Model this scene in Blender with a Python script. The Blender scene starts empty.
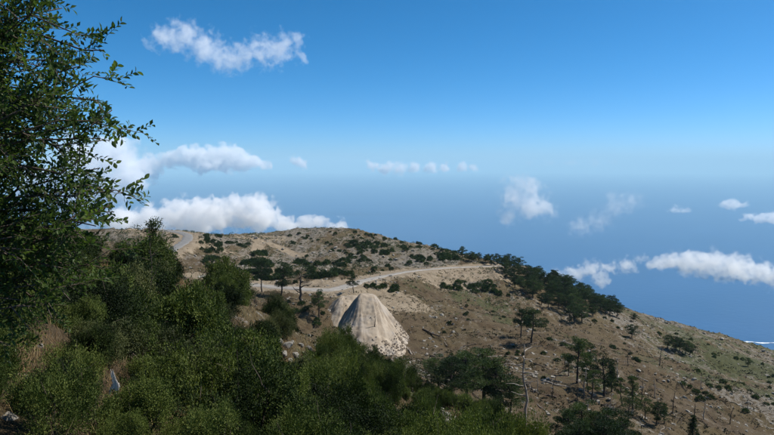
import bpy, bmesh, math, random
import numpy as np
from mathutils import Vector, Matrix
R = math.radians
rng = np.random.default_rng(7)
random.seed(7)
scene = bpy.context.scene
C = scene.collection

# ---------------------------------------------------------------- camera
FPX, W0, H0, LEVEL = 607.0, 774.0, 435.0, 163.0      # focal length in photo pixels, photo size, row of the level line
PITCH = math.atan((H0 / 2 - LEVEL) / FPX)
cam_d = bpy.data.cameras.new('camera')
cam = bpy.data.objects.new('camera', cam_d); C.objects.link(cam)
cam.location = (0, 0, 0); cam.rotation_euler = (R(90) - PITCH, 0, 0)
cam_d.sensor_width = 36.0; cam_d.lens = FPX / W0 * 36.0
cam_d.clip_start = 0.1; cam_d.clip_end = 400000.0
scene.camera = cam

# ---------------------------------------------------------------- sky, sun, exposure
SUN_EL, SUN_AZ = R(50), R(72)                          # azimuth clockwise from the view direction (+Y)
world = bpy.data.worlds.new('World'); scene.world = world; world.use_nodes = True
wn = world.node_tree; bg = wn.nodes['Background']
sky = wn.nodes.new('ShaderNodeTexSky'); sky.sky_type = 'NISHITA'; sky.sun_disc = False
sky.sun_elevation = SUN_EL; sky.sun_rotation = SUN_AZ
sky.altitude = 900; sky.air_density = 0.5; sky.dust_density = 1.0; sky.ozone_density = 10.0
hsv = wn.nodes.new('ShaderNodeHueSaturation'); hsv.inputs['Saturation'].default_value = 1.22; hsv.inputs['Hue'].default_value = 0.487
wn.links.new(sky.outputs[0], hsv.inputs['Color']); wn.links.new(hsv.outputs[0], bg.inputs[0]); bg.inputs[1].default_value = 0.125
sun_d = bpy.data.lights.new('sun', 'SUN'); sun_d.energy = 5.0; sun_d.angle = R(0.5); sun_d.color = (1.0, 0.95, 0.87)
sun = bpy.data.objects.new('sun', sun_d); C.objects.link(sun)
sdir = Vector((math.sin(SUN_AZ) * math.cos(SUN_EL), math.cos(SUN_AZ) * math.cos(SUN_EL), math.sin(SUN_EL)))
sun.rotation_euler = (-sdir).to_track_quat('-Z', 'Y').to_euler()
vs = scene.view_settings
vs.view_transform = 'Standard'; vs.look = 'None'; vs.gamma = 1.0; vs.use_curve_mapping = False; vs.exposure = 0.33
cy = scene.cycles
cy.max_bounces = 14; cy.diffuse_bounces = 3; cy.glossy_bounces = 2; cy.transmission_bounces = 4
cy.volume_bounces = 12; cy.transparent_max_bounces = 8; cy.volume_step_rate = 1.0; cy.volume_max_steps = 256
cy.use_denoising = True; cy.caustics_reflective = False; cy.caustics_refractive = False

# ---------------------------------------------------------------- small helpers
def ray(px, py):
    a, b = (px - W0 / 2) / FPX, (py - H0 / 2) / FPX
    cp, sp = math.cos(PITCH), math.sin(PITCH)
    return np.array([a, cp - b * sp, -sp - b * cp])
def at(px, py, Y):
    d = ray(px, py); return d * (Y / d[1])
def project(P):
    P = np.atleast_2d(P); cp, sp = math.cos(PITCH), math.sin(PITCH)
    f = P[:, 1] * cp - P[:, 2] * sp; u = P[:, 1] * sp + P[:, 2] * cp
    f = np.where(f < 1e-3, 1e-3, f)
    return W0 / 2 + FPX * P[:, 0] / f, H0 / 2 - FPX * u / f
def tag(o, label=None, cat=None, group=None, kind=None):
    if label: o['label'] = label
    if cat: o['category'] = cat
    if group: o['group'] = group
    if kind: o['kind'] = kind
    return o
def mesh_np(name, V, F, mats=(), smooth=False, midx=None):
    """V (n,3), F (m,k) equal-size faces"""
    me = bpy.data.meshes.new(name)
    V = np.asarray(V, np.float32); F = np.asarray(F, np.int32); k = F.shape[1]
    me.vertices.add(len(V)); me.vertices.foreach_set('co', V.ravel())
    me.loops.add(F.size); me.loops.foreach_set('vertex_index', F.ravel())
    me.polygons.add(len(F)); me.polygons.foreach_set('loop_start', np.arange(0, F.size, k, dtype=np.int32))
    me.polygons.foreach_set('loop_total', np.full(len(F), k, np.int32))
    if midx is not None: me.polygons.foreach_set('material_index', np.asarray(midx, np.int32))
    me.polygons.foreach_set('use_smooth', np.full(len(F), smooth, bool))
    for m in mats: me.materials.append(m)
    me.update(calc_edges=True); me.validate()
    return me
def attr(me, name, vals):
    a = me.attributes.new(name, 'FLOAT', 'POINT'); a.data.foreach_set('value', np.asarray(vals, np.float32))
def link(name, me, parent=None, loc=None, rot=None, scale=None):
    o = bpy.data.objects.new(name, me); C.objects.link(o)
    if parent is not None: o.parent = parent
    if loc is not None: o.location = [float(v) for v in loc]
    if rot is not None: o.rotation_euler = rot
    if scale is not None: o.scale = scale if hasattr(scale, '__len__') else (scale,) * 3
    return o
def copy_tree(o, parent=None):
    c = o.copy(); C.objects.link(c); c.parent = parent
    for ch in list(o.children):
        copy_tree(ch, c)
    return c
def smooth(a, b, x):
    t = np.clip((x - a) / (b - a), 0, 1); return t * t * (3 - 2 * t)

# ---------------------------------------------------------------- noise
_perm = np.random.default_rng(3).permutation(512); _perm = np.concatenate([_perm, _perm])
_ga = np.random.default_rng(4).uniform(0, 2 * math.pi, 512); _gx, _gy = np.cos(_ga), np.sin(_ga)
def pnoise(x, y):
    xi = np.floor(x).astype(np.int64); yi = np.floor(y).astype(np.int64); xf = x - xi; yf = y - yi
    u = xf ** 3 * (xf * (xf * 6 - 15) + 10); v = yf ** 3 * (yf * (yf * 6 - 15) + 10)
    def g(ix, iy, dx, dy):
        h = _perm[(ix & 511) + _perm[iy & 511]]; return _gx[h] * dx + _gy[h] * dy
    a = g(xi, yi, xf, yf); b = g(xi + 1, yi, xf - 1, yf); c = g(xi, yi + 1, xf, yf - 1); d = g(xi + 1, yi + 1, xf - 1, yf - 1)
    return 1.5 * ((a + (b - a) * u) + ((c + (d - c) * u) - (a + (b - a) * u)) * v)
def fbm(x, y, s, n=4, gain=0.5):
    r = 0; amp = 1; f = 1.0 / s
    for i in range(n):
        r = r + amp * pnoise(x * f + 17.3 * i, y * f + 9.1 * i); amp *= gain; f *= 2.03
    return r

# ---------------------------------------------------------------- terrain shape
CP = [  # (photo column, row, distance) of points seen on the ground
 (-60,232,310),(20,231,310),(60,231,310),(105,229,320),(130,230,332),(165,230.5,322),(184,233,300),(188,237,285),(183,243,265),(170,251,240),(155,260,215),
 (100,250,270),(60,245,260),(215,237.5,330),(245,236,370),(275,233,390),(300,230.5,405),(325,230,405),(350,230,400),(390,238,385),(430,246,372),(470,256,352),(500,264,335),
 (230,252,280),(260,258,290),(300,252,320),(340,255,310),(380,258,300),(430,258,310),
 (520,273,330),(560,286,330),(600,300,335),(650,317,340),(700,330,345),(774,349,352),(850,369,360),
 (505,266,300),(440,268.5,275),(410,271,255),(385,276,230),(360,281,208),(343,287,192),(326,291,183),(300,290,185),(270,287,190),(245,284,195),(225,280,200),
 (260,275,225),(310,275,230),
 (320,302,166),(330,330,152),(400,356,143),(400,330,164),(435,340,160),
 (450,300,220),(450,330,170),(450,360,135),(530,300,245),(530,340,165),(530,380,115),(600,330,230),(600,360,150),(600,400,108),(560,436,82),(650,436,92),
 (700,380,165),(774,400,170),(774,436,125),(700,436,103),(774,370,245),(690,350,245),(860,436,140),
 (500,434,48),(430,420,45),(380,400,42),(290,350,38),(250,320,38),(200,290,40),(150,270,44),(110,264,46),(60,258,48),(330,385,36),
 (50,340,9),(0,300,9),(20,380,7),(100,425,6),(200,436,8.5),(300,436,15),(400,436,29),(350,410,33),(450,440,40),
 (150,330,24),(220,370,22),(100,300,24),(40,282,28),(-60,290,14),(-120,285,26),
]
P3 = [at(a, b, d) for a, b, d in CP]
P3 += [np.array(p, float) for p in [   # ground the photograph does not show: underfoot, behind, the hidden dip, the sides
 (0,0,-1.7),(-4.8,4.6,-1.5),(3,2,-2.4),(-3,-2,-1.4),(0,-12,-1.5),(-30,-10,3),(-40,20,0),(-40,60,-8),(30,-10,-12),(60,-20,-26),(20,20,-13),(45,30,-24),
 (-25,95,-24),(-60,110,-26),(0,100,-34),(-110,140,-30),(-180,60,-5),(-180,200,-27),(-120,-80,12),(80,60,-40),(120,0,-50),(0,-120,0),(160,-120,-60),
 (-330,300,-30),(-400,100,30),(330,150,-118),(280,20,-110),(300,380,-135),(-200,430,-62),(-60,450,-68),(60,430,-76),(140,420,-95),(-380,-200,60),(60,-380,10),(380,-250,-130)]]
P3 = np.array(P3)
_S = 100.0
def _tps_fit(P, lam=2e-4):
    n = len(P); X = P[:, :2] / _S
    d = np.linalg.norm(X[:, None] - X[None], axis=2); K = np.where(d > 0, d * d * np.log(d + 1e-12), 0) + lam * np.eye(n)
    Q = np.hstack([np.ones((n, 1)), X]); A = np.block([[K, Q], [Q.T, np.zeros((3, 3))]])
    s = np.linalg.solve(A, np.concatenate([P[:, 2], np.zeros(3)])); return X, s[:n], s[n:]
_TX, _TW, _TP = _tps_fit(P3)
def tps(x, y):
    x = np.asarray(x, float).ravel() / _S; y = np.asarray(y, float).ravel() / _S
    r = _TP[0] + _TP[1] * x + _TP[2] * y
    for (cx, cy_), w in zip(_TX, _TW):
        d2 = (x - cx) ** 2 + (y - cy_) ** 2; r = r + w * 0.5 * d2 * np.log(d2 + 1e-14)
    return r
SEA_Z = -900.0
def polyline(pts, n):
    """Catmull-Rom through (x,y,z) points, n samples"""
    P = np.array(pts); P = np.vstack([2 * P[0] - P[1], P, 2 * P[-1] - P[-2]]); out = []
    m = len(P) - 3
    for t in np.linspace(0, m - 1e-6, n):
        i = int(t); f = t - i; a, b, c, d = P[i:i + 4]
        out.append(0.5 * (2 * b + (c - a) * f + (2 * a - 5 * b + 4 * c - d) * f * f + (3 * b - a - 3 * c + d) * f ** 3))
    return np.array(out)
ROAD_UP = polyline([at(*p) for p in [(60,229.5,345),(100,229.3,340),(130,230,335),(165,230.8,322),(182,233,302),(188,237,284),(183,243,263),(170,251,240),(155,260,215),(135,272,190)]], 90)
ROAD_MAIN = polyline([at(*p) for p in [(520,266.5,318),(505,266,302),(470,267,288),(440,268.5,274),(410,271.5,254),(385,276,230),(362,281,208),(345,287,193),(326,290,186),(300,289,187),(270,286.5,192),(245,284,197),(225,280,203),(200,276,205)]], 110)
TRACK = polyline([at(*p) for p in [(240,241,345),(262,243,335),(285,247,322),(300,250,312)]], 40)
TRACK2 = polyline([at(*p) for p in [(268,283,205),(266,272,240),(262,262,275),(258,252,310),(262,243,335)]], 40)
def line_dist(x, y, L):
    best = np.full(x.shape, 1e9); bz = np.zeros(x.shape); bs = np.zeros(x.shape)
    a = L[:-1]; b = L[1:]; lo = L[:, :2].min(0) - 30; hi = L[:, :2].max(0) + 30
    sel = (x > lo[0]) & (x < hi[0]) & (y > lo[1]) & (y < hi[1]); xs, ys = x[sel], y[sel]
    bb = np.full(xs.shape, 1e9); zz = np.zeros(xs.shape); ss = np.zeros(xs.shape)
    for p, q in zip(a, b):
        d = q - p; l2 = d[0] ** 2 + d[1] ** 2 + 1e-9
        t = np.clip(((xs - p[0]) * d[0] + (ys - p[1]) * d[1]) / l2, 0, 1)
        dx = xs - p[0] - t * d[0]; dy = ys - p[1] - t * d[1]; dd = np.hypot(dx, dy); m = dd < bb
        bb[m] = dd[m]; zz[m] = (p[2] + t * d[2])[m]; ss[m] = ((d[0] * dy - d[1] * dx) / math.sqrt(l2))[m]
    best[sel] = bb; bz[sel] = zz; bs[sel] = ss
    return best, bz, bs
def coast_r(az):
    return 3560 + 260 * np.sin(az * 7 + 0.6) + 90 * np.sin(az * 23)
def height(x, y, detail=True):
    shp = np.shape(x); x = np.asarray(x, float).ravel(); y = np.asarray(y, float).ravel()
    r = np.hypot(x, y); az = np.arctan2(x, y)
    z = tps(np.clip(x, -480, 480), np.clip(y, -480, 520))
    # far flank falling to the sea
    rc = coast_r(az); t = np.clip((r - 370) / (rc - 370), 0, 1.2)
    zf = np.clip(z, -260, 40) * (1 - np.clip(t * 1.4, 0, 1)) + (SEA_Z + 2) * np.clip(t, 0, 1.2) ** 0.66 
    w = smooth(385, 760, r)
    z = z * (1 - w) + np.minimum(zf, z) * w
    if detail:
        near = smooth(3, 40, r)
        z = z + fbm(x, y, 60, 3) * 1.3 * smooth(60, 200, r) + fbm(x, y, 11, 4) * (0.18 + 0.62 * near) + fbm(x, y, 2.2, 3) * (0.07 + 0.10 * near)
        # rock ledges
        led = np.abs(fbm(x + 0.6 * y, y - 0.3 * x, 23, 3)); z = z + 0.8 * smooth(0.12, 0.0, led) * smooth(60, 140, r)
        z = z + fbm(x, y, 260, 4) * 14 * smooth(500, 900, r)
    for L, wd in ((ROAD_UP, 3.6), (ROAD_MAIN, 4.2)):
        d, lz, _ = line_dist(x, y, L); k = smooth(wd + 5.5, wd, d); z = z * (1 - k) + (lz - 0.05) * k
    return z.reshape(shp)
# the mesh grid of the ground (rings and spokes); placing things reads the same grid, so they stand on the surface itself
GA = np.linspace(-46, 46, 720) * math.pi / 180
GR = np.concatenate([np.geomspace(0.7, 60, 150), np.geomspace(60, 480, 270)[1:], np.geomspace(480, 4300, 70)[1:]])
_A, _RR = np.meshgrid(np.concatenate([GA, (np.linspace(46, 314, 120)[1:-1]) * math.pi / 180]), GR)
GX, GY = _RR * np.sin(_A), _RR * np.cos(_A); GZ = height(GX, GY)
def hfast(x, y):
    r = np.hypot(x, y); a = np.arctan2(x, y)
    fi = np.interp(np.log(np.maximum(r, 0.7)), np.log(GR), np.arange(len(GR))); fj = np.clip((a - GA[0]) / (GA[-1] - GA[0]) * 719, 0, 718.999)
    i = np.minimum(fi.astype(int), len(GR) - 2); j = fj.astype(int); u = fi - i; v = fj - j
    return (GZ[i, j] * (1 - u) + GZ[i + 1, j] * u) * (1 - v) + (GZ[i, j + 1] * (1 - u) + GZ[i + 1, j + 1] * u) * v
def hit(px, py, tmin=1.5, tmax=700):
    d = ray(px, py); ts = np.geomspace(tmin, tmax, 1600); P = ts[:, None] * d
    below = P[:, 2] < hfast(P[:, 0], P[:, 1]); i = int(np.argmax(below))
    if not below[i]: return None
    p = P[i]; return np.array([p[0], p[1], gz(p[0], p[1])])
def gz(x, y): return float(hfast(np.array([x], float), np.array([y], float))[0])

# ---------------------------------------------------------------- node helpers
class NT:
    def __init__(s, name):
        s.m = bpy.data.materials.new(name); s.m.use_nodes = True; s.t = s.m.node_tree; s.n = s.t.nodes; s.l = s.t.links
        s.b = s.n.get('Principled BSDF'); s.out = s.n.get('Material Output'); s.geo = None
    def new(s, typ, **kw):
        nd = s.n.new(typ)
        for k, v in kw.items(): setattr(nd, k, v)
        return nd
    def put(s, sock, v):
        if isinstance(v, bpy.types.NodeSocket): s.l.new(v, sock)
        else: sock.default_value = v if not (hasattr(v, '__len__') and len(v) == 3 and sock.type == 'RGBA') else (*v, 1)
    def math(s, op, a, b=0.0, clamp=False):
        n = s.new('ShaderNodeMath', operation=op, use_clamp=clamp); s.put(n.inputs[0], a); s.put(n.inputs[1], b); return n.outputs[0]
    def pos(s):
        if s.geo is None: s.geo = s.new('ShaderNodeNewGeometry')
        return s.geo.outputs['Position']
    def objco(s): return s.new('ShaderNodeTexCoord').outputs['Object']
    def noise(s, vec, scale, detail=4, rough=0.55, dist=0.0):
        n = s.new('ShaderNodeTexNoise'); s.put(n.inputs['Vector'], vec); n.inputs['Scale'].default_value = scale
        n.inputs['Detail'].default_value = detail; n.inputs['Roughness'].default_value = rough; n.inputs['Distortion'].default_value = dist
        return n.outputs['Fac']
    def ramp(s, fac, stops, interp='LINEAR'):
        n = s.new('ShaderNodeValToRGB'); s.put(n.inputs[0], fac); cr = n.color_ramp; cr.interpolation = interp
        while len(cr.elements) < len(stops): cr.elements.new(0.5)
        for e, (p, c) in zip(cr.elements, stops): e.position = p; e.color = (*c, 1) if hasattr(c, '__len__') else (c, c, c, 1)
        return n.outputs[0]
    def mix(s, fac, a, b, blend='MIX'):
        n = s.new('ShaderNodeMix', data_type='RGBA', blend_type=blend); s.put(n.inputs[0], fac); s.put(n.inputs[6], a); s.put(n.inputs[7], b); return n.outputs[2]
    def attr(s, name): return s.new('ShaderNodeAttribute', attribute_name=name).outputs['Fac']
    def bump(s, h, strength, dist):
        n = s.new('ShaderNodeBump'); n.inputs['Strength'].default_value = strength; n.inputs['Distance'].default_value = dist; s.put(n.inputs['Height'], h)
        return n.outputs[0]
    def done(s, col, rough=0.9, normal=None, spec=0.3):
        s.put(s.b.inputs['Base Color'], col); s.put(s.b.inputs['Roughness'], rough); s.b.inputs['Specular IOR Level'].default_value = spec
        if normal is not None: s.l.new(normal, s.b.inputs['Normal'])
        return s.m

# ---------------------------------------------------------------- ground material
def ground_material():
    t = NT('hillside'); p = t.pos()
    n_l = t.noise(p, 0.03, 5, 0.6); n_m = t.noise(p, 0.22, 8, 0.72, 0.6); n_s = t.noise(p, 1.1, 8, 0.75); n_f = t.noise(p, 9, 4, 0.7)
    mp = t.new('ShaderNodeMapping'); t.put(mp.inputs[0], p); mp.inputs['Rotation'].default_value = (0, 0, R(-33)); mp.inputs['Scale'].default_value = (1.0, 0.22, 0.6)
    n_b = t.noise(mp.outputs[0], 0.16, 6, 0.68, 0.4)
    soil = t.ramp(n_m, [(0.3, (0.070, 0.048, 0.029)), (0.5, (0.114, 0.084, 0.050)), (0.7, (0.172, 0.133, 0.082))])
    dry = t.ramp(n_s, [(0.3, (0.100, 0.080, 0.046)), (0.55, (0.150, 0.120, 0.062)), (0.75, (0.205, 0.172, 0.106))])
    rock = t.ramp(n_s, [(0.25, (0.11, 0.10, 0.085)), (0.5, (0.22, 0.20, 0.17)), (0.75, (0.36, 0.34, 0.30))])
    green = t.ramp(n_s, [(0.3, (0.035, 0.05, 0.02)), (0.7, (0.115, 0.125, 0.05))])
    bare = t.ramp(n_m, [(0.3, (0.24, 0.19, 0.13)), (0.7, (0.40, 0.34, 0.255))])
    col = t.mix(t.ramp(t.noise(p, 0.09, 9, 0.72), [(0.43, 0.0), (0.57, 1.0)]), soil, dry)
    col = t.mix(t.math('MULTIPLY', t.attr('soil'), 0.75), col, soil)
    # rock shows where the mask and the breakup noise agree
    rk = t.math('ADD', t.math('MULTIPLY', t.attr('rock'), 0.75), t.math('MULTIPLY', t.math('SUBTRACT', n_m, 0.5), 1.6))
    rk = t.math('ADD', rk, t.math('MULTIPLY', t.math('SUBTRACT', n_s, 0.5), 2.4))
    rk = t.math('ADD', rk, t.math('MULTIPLY', t.math('SUBTRACT', n_b, 0.5), 1.9))
    col = t.mix(t.ramp(rk, [(0.36, 0.0), (0.45, 1.0)]), col, rock)
    gr = t.math('ADD', t.math('MULTIPLY', t.attr('green'), 0.8), t.math('MULTIPLY', t.math('SUBTRACT', t.noise(p, 0.5, 6, 0.75), 0.5), 2.4))
    gr = t.math('ADD', gr, t.math('MULTIPLY', t.math('SUBTRACT', t.noise(mp.outputs[0], 0.11, 5, 0.7), 0.5), 1.6))
    col = t.mix(t.math('MULTIPLY', t.ramp(gr, [(0.42, 0.0), (0.53, 1.0)]), 0.85), col, green)
    br = t.math('ADD', t.attr('bare'), t.math('MULTIPLY', t.math('SUBTRACT', n_m, 0.5), 1.5)); br = t.math('ADD', br, t.math('MULTIPLY', t.math('SUBTRACT', n_s, 0.5), 0.8))
    col = t.mix(t.ramp(br, [(0.42, 0.0), (0.58, 1.0)]), col, bare)
    col = t.mix(t.ramp(n_f, [(0.35, 0.8), (0.6, 0.0)]), col, t.mix(1.0, col, (0.45, 0.42, 0.38), 'MULTIPLY'))
    col = t.mix(1.0, col, (0.90, 0.87, 0.83), 'MULTIPLY')
    h = t.math('ADD', t.math('MULTIPLY', n_s, 1.0), t.math('MULTIPLY', n_f, 0.3)); h = t.math('ADD', h, t.math('MULTIPLY', n_m, 2.0))
    return t.done(col, 0.95, t.bump(h, 0.9, 0.5), 0.15)
M = {}
M['ground'] = ground_material()

# ---------------------------------------------------------------- terrain mesh: rings about the viewpoint's hill, one closed sheet down to the sea bed
def build_terrain():
    X, Y, Z = GX, GY, GZ; na, nr = GX.shape[1], GX.shape[0]
    V = np.stack([X, Y, Z], -1).reshape(-1, 3); V = np.vstack([V, [0, 0, GZ[0].mean()]])
    i = np.arange(nr - 1)[:, None] * na; j = np.arange(na)[None]; j2 = (j + 1) % na
    F = np.stack([i + j, i + j2, i + na + j2, i + na + j], -1).reshape(-1, 4)[:, ::-1]
    c = len(V) - 1; jj = np.arange(na)
    F = np.vstack([F, np.stack([np.full(na, c), np.full(na, c), (jj + 1) % na, jj], -1)])
    # the fan at the centre as thin quads
    V = np.vstack([V, V[c] + [0.001, 0, 0]]); F[-na:, 1] = c + 1
    me = mesh_np('hillside', V, F, [M['ground']], True)
    x, y = V[:, 0], V[:, 1]; r = np.hypot(x, y); px, py = project(V)
    # real ground cover by place: limestone on the hill top, burnt soil below the road, grassy flank towards the sea
    hill = smooth(215, 265, y) * smooth(75, 30, x); flank = smooth(45, 120, x - 0.05 * y)
    rock = 0.14 + 0.42 * hill + 0.32 * flank + 0.5 * fbm(x - 0.5 * y, y * 0.35 + x * 0.6, 38, 4)
    rock = rock - 0.35 * smooth(60, 120, y) * smooth(240, 200, y) * smooth(110, 60, x)
    soil = smooth(60, 110, y) * smooth(260, 220, y) * smooth(130, 60, x) * (0.75 + 0.5 * fbm(x, y, 30, 3))
    green = 0.16 + 0.36 * flank + 0.55 * fbm(x * 0.7 + y * 0.4, y - x * 0.2, 45, 4) - 0.15 * hill + 0.25 * smooth(60, 40, r) * smooth(12, 25, r)
    bare = np.zeros(len(V))
    for L, a, b in ((ROAD_UP, 10, 3.2), (ROAD_MAIN, 9, 3.4), (TRACK, 6, 2.5), (TRACK2, 5, 1.5)):
        d, lz, s = line_dist(x, y, L); bare = np.maximum(bare, smooth(a, b, d))
    pk = at(352, 286, 192); bare = np.maximum(bare, 0.9 * smooth(26, 10, np.hypot((x - pk[0]) * 0.7, y - pk[1])))
    for q in ((450, 270, 268), (480, 272, 275), (420, 276, 245)):
        pk = at(*q); bare = np.maximum(bare, 0.75 * smooth(20, 6, np.hypot((x - pk[0]) * 0.6, y - pk[1])))
    for q in ((250, 240, 350), (190, 242, 275), (165, 236, 310)):
        pk = at(*q); bare = np.maximum(bare, 0.6 * smooth(30, 8, np.hypot((x - pk[0]) * 0.7, y - pk[1])))
    for n, v in (('rock', rock), ('soil', soil), ('green', green), ('bare', bare)): attr(me, n, np.clip(v, 0, 1.3))
    return tag(link('terrain', me), 'dry rocky mountainside falling away to the sea', None, None, 'structure')
terrain = build_terrain()

# ---------------------------------------------------------------- sea
def sea_material():
    t = NT('sea_water'); p = t.pos()
    n1 = t.noise(p, 0.0016, 5, 0.6); n2 = t.noise(p, 0.02, 4, 0.6)
    col = t.mix(t.ramp(n1, [(0.35, 0.0), (0.7, 1.0)]), (0.010, 0.064, 0.180), (0.016, 0.076, 0.205))
    m = t.done(col, 0.28, t.bump(n2, 0.25, 6.0), 0.5); t.b.inputs['IOR'].default_value = 1.33
    return m
M['sea'] = sea_material()
def build_sea():
    RE = 6371000.0
    rr = np.concatenate([[2000.0], np.geomspace(2600, 125000, 60)]); az = np.linspace(0, 2 * math.pi, 181)[:-1]
    A, RR = np.meshgrid(az, rr); Z = SEA_Z - RR ** 2 / (2 * RE) * 0.86 + 0.3
    V = np.stack([RR * np.sin(A), RR * np.cos(A), Z], -1).reshape(-1, 3); na, nr = len(az), len(rr)
    i = np.arange(nr - 1)[:, None] * na; j = np.arange(na)[None]
    F = np.stack([i + j, i + (j + 1) % na, i + na + (j + 1) % na, i + na + j], -1).reshape(-1, 4)[:, ::-1]
    return tag(link('sea', mesh_np('sea', V, F, [M['sea']], True)), 'calm blue open sea far below the mountain', None, None, 'structure')
build_sea()

# ---------------------------------------------------------------- clouds: closed lumpy bodies filled with scattering vapour
def cloud(D, blobs, dens, label, amp=0.9, edge=0.35, flat=0.0, detail=0.45, squash=0.8, seed=0, group=None, grain=1.0):
    rs = np.random.default_rng(100 + seed); k = D / FPX
    pts = []
    for px, py, r in blobs:
        c = at(px, py, D + rs.uniform(-0.6, 0.6) * r * k); pts.append((c, r * k * 1.14))
    org = np.mean([c for c, _ in pts], 0); rmax = max(r for _, r in pts)
    bm = bmesh.new()
    for c, r in pts:
        mt = Matrix.Translation(Vector(c - org)) @ Matrix.Diagonal((1, 1, squash, 1))
        bmesh.ops.create_icosphere(bm, subdivisions=3, radius=r * 1.45, matrix=mt)
    me0 = bpy.data.meshes.new('tmp'); bm.to_mesh(me0); bm.free()
    o = bpy.data.objects.new('cloud', me0); C.objects.link(o); o.location = org
    md = o.modifiers.new('r', 'REMESH'); md.mode = 'VOXEL'; md.voxel_size = rmax / 4.0
    me = bpy.data.meshes.new_from_object(o.evaluated_get(bpy.context.evaluated_depsgraph_get())); o.modifiers.clear(); o.data = me
    bpy.data.meshes.remove(me0)
    t = NT('cloud_vapour'); t.n.remove(t.b); p = t.objco()
    rm = float(np.mean([r for _, r in pts])); p0 = p
    # swirl the coordinates so that the lobes billow and fray
    off = t.new('ShaderNodeVectorMath', operation='ADD'); t.put(off.inputs[0], p0); off.inputs[1].default_value = rs.uniform(-9, 9, 3) * rm
    nw = t.new('ShaderNodeTexNoise'); t.put(nw.inputs['Vector'], off.outputs[0]); nw.inputs['Scale'].default_value = 0.9 * grain / rm; nw.inputs['Detail'].default_value = 2
    w1 = t.new('ShaderNodeVectorMath', operation='SUBTRACT'); t.put(w1.inputs[0], nw.outputs['Color']); w1.inputs[1].default_value = (0.5, 0.5, 0.5)
    w2 = t.new('ShaderNodeVectorMath', operation='SCALE'); t.put(w2.inputs[0], w1.outputs[0]); w2.inputs['Scale'].default_value = rm * 1.7
    w3 = t.new('ShaderNodeVectorMath', operation='ADD'); t.put(w3.inputs[0], p0); t.put(w3.inputs[1], w2.outputs[0]); p = w3.outputs[0]
    f = None
    for c, r in pts:
        q = c - org
        v = t.new('ShaderNodeVectorMath', operation='SUBTRACT'); t.put(v.inputs[0], p); v.inputs[1].default_value = q
        v2 = t.new('ShaderNodeVectorMath', operation='MULTIPLY'); t.put(v2.inputs[0], v.outputs[0]); v2.inputs[1].default_value = (1 / r, 1 / r, 1 / (r * squash))
        ln = t.new('ShaderNodeVectorMath', operation='LENGTH'); t.put(ln.inputs[0], v2.outputs[0])
        g = t.math('SUBTRACT', 1.0, ln.outputs['Value'])
        if f is None: f = g
        else:
            n = t.new('ShaderNodeMath', operation='SMOOTH_MAX'); t.put(n.inputs[0], f); t.put(n.inputs[1], g); n.inputs[2].default_value = 0.25; f = n.outputs[0]
    n1 = t.noise(off.outputs[0], 1.9 * grain / rm, 6, 0.40 + detail * 0.5, 0.3)
    f = t.math('ADD', f, t.math('MULTIPLY', t.math('SUBTRACT', n1, 0.55), amp * 3.2))
    d = t.ramp(f, [(0.0, 0.0), (edge * 0.7, 1.0)], 'EASE')
    pv = t.new('ShaderNodeVolumePrincipled'); pv.inputs['Color'].default_value = (1, 1, 1, 1); pv.inputs['Anisotropy'].default_value = 0.15
    t.put(pv.inputs['Density'], t.math('MULTIPLY', d, dens * 1.25)); t.l.new(pv.outputs[0], t.out.inputs['Volume'])
    t.m.cycles.homogeneous_volume = False; t.m.cycles.volume_step_rate = 0.35
    me.materials.clear(); me.materials.append(t.m)
    return tag(o, label, 'cloud', group)
cloud(4800, [(165,38,15),(185,36,20),(205,48,20),(225,58,17),(245,57,15),(262,52,20),(280,47,18),(298,38,9),(300,60,7),(150,42,7)], 0.0052, 'ragged pale crescent cloud high in the blue sky above the tree tip', 1.0, 0.85, seed=1)
cloud(9000, [(150,168,14),(172,160,12),(190,158,14),(208,160,16),(226,158,16),(245,162,13),(260,166,8),(130,172,14)], 0.0090, 'long bright cumulus bank floating near the hazy horizon', 0.6, 0.35, seed=2)
cloud(5000, [(60,180,28),(85,165,32),(112,160,24),(112,190,24),(75,205,28),(40,195,30),(130,182,17),(122,150,16),(136,165,14)], 0.0095, 'soft white cloud seen through the leafy branches', 0.75, 0.6, seed=3)
cloud(1700, [(125,222,20),(150,222,20),(175,214,18),(200,218,22),(222,214,20),(240,212,18),(258,206,16),(262,216,18),(285,226,14),(305,224,10),(320,223,11),(340,227,10),(188,208,12)], 0.030, 'bright billowing cloud rising behind the rocky hilltop', 0.75, 0.35, seed=4)
cloud(9000, [(296,161,6),(303,165,6)], 0.009, 'tiny lone puff of cloud near the hazy horizon', 0.7, 0.4, seed=5)
cloud(11000, [(372,166,7),(386,168,8),(400,168,8),(414,168,7),(430,168,7),(445,168,6),(462,168,6),(474,168,5)], 0.008, 'thin string of small clouds along the horizon', 0.7, 0.5, seed=6)
cloud(3600, [(515,200,17),(530,205,19),(546,208,14),(518,186,14),(508,216,13),(535,190,12)], 0.0078, 'rounded soft cloud over the open sea with faint upper plume', 0.95, 0.9, seed=7)
cloud(3400, [(580,228,14),(598,220,13),(614,210,12),(630,202,13),(612,196,8),(642,203,6)], 0.0040, 'thin slanting wisp of cloud over the open sea', 1.05, 1.0, seed=8)
cloud(5200, [(732,204,8),(726,205,6),(742,205,6)], 0.010, 'small flat puff of cloud beside the other far puffs', 0.6, 0.4, seed=9, squash=0.6)
cloud(4800, [(760,217,9),(774,217,10),(748,218,6),(790,219,10)], 0.011, 'larger flat white puff of cloud low over the sea', 0.6, 0.4, seed=10, squash=0.6)
cloud(5200, [(674,209,6),(684,210,6)], 0.006, 'faint small puff of cloud over blue water', 0.6, 0.5, seed=11, squash=0.6)
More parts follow.
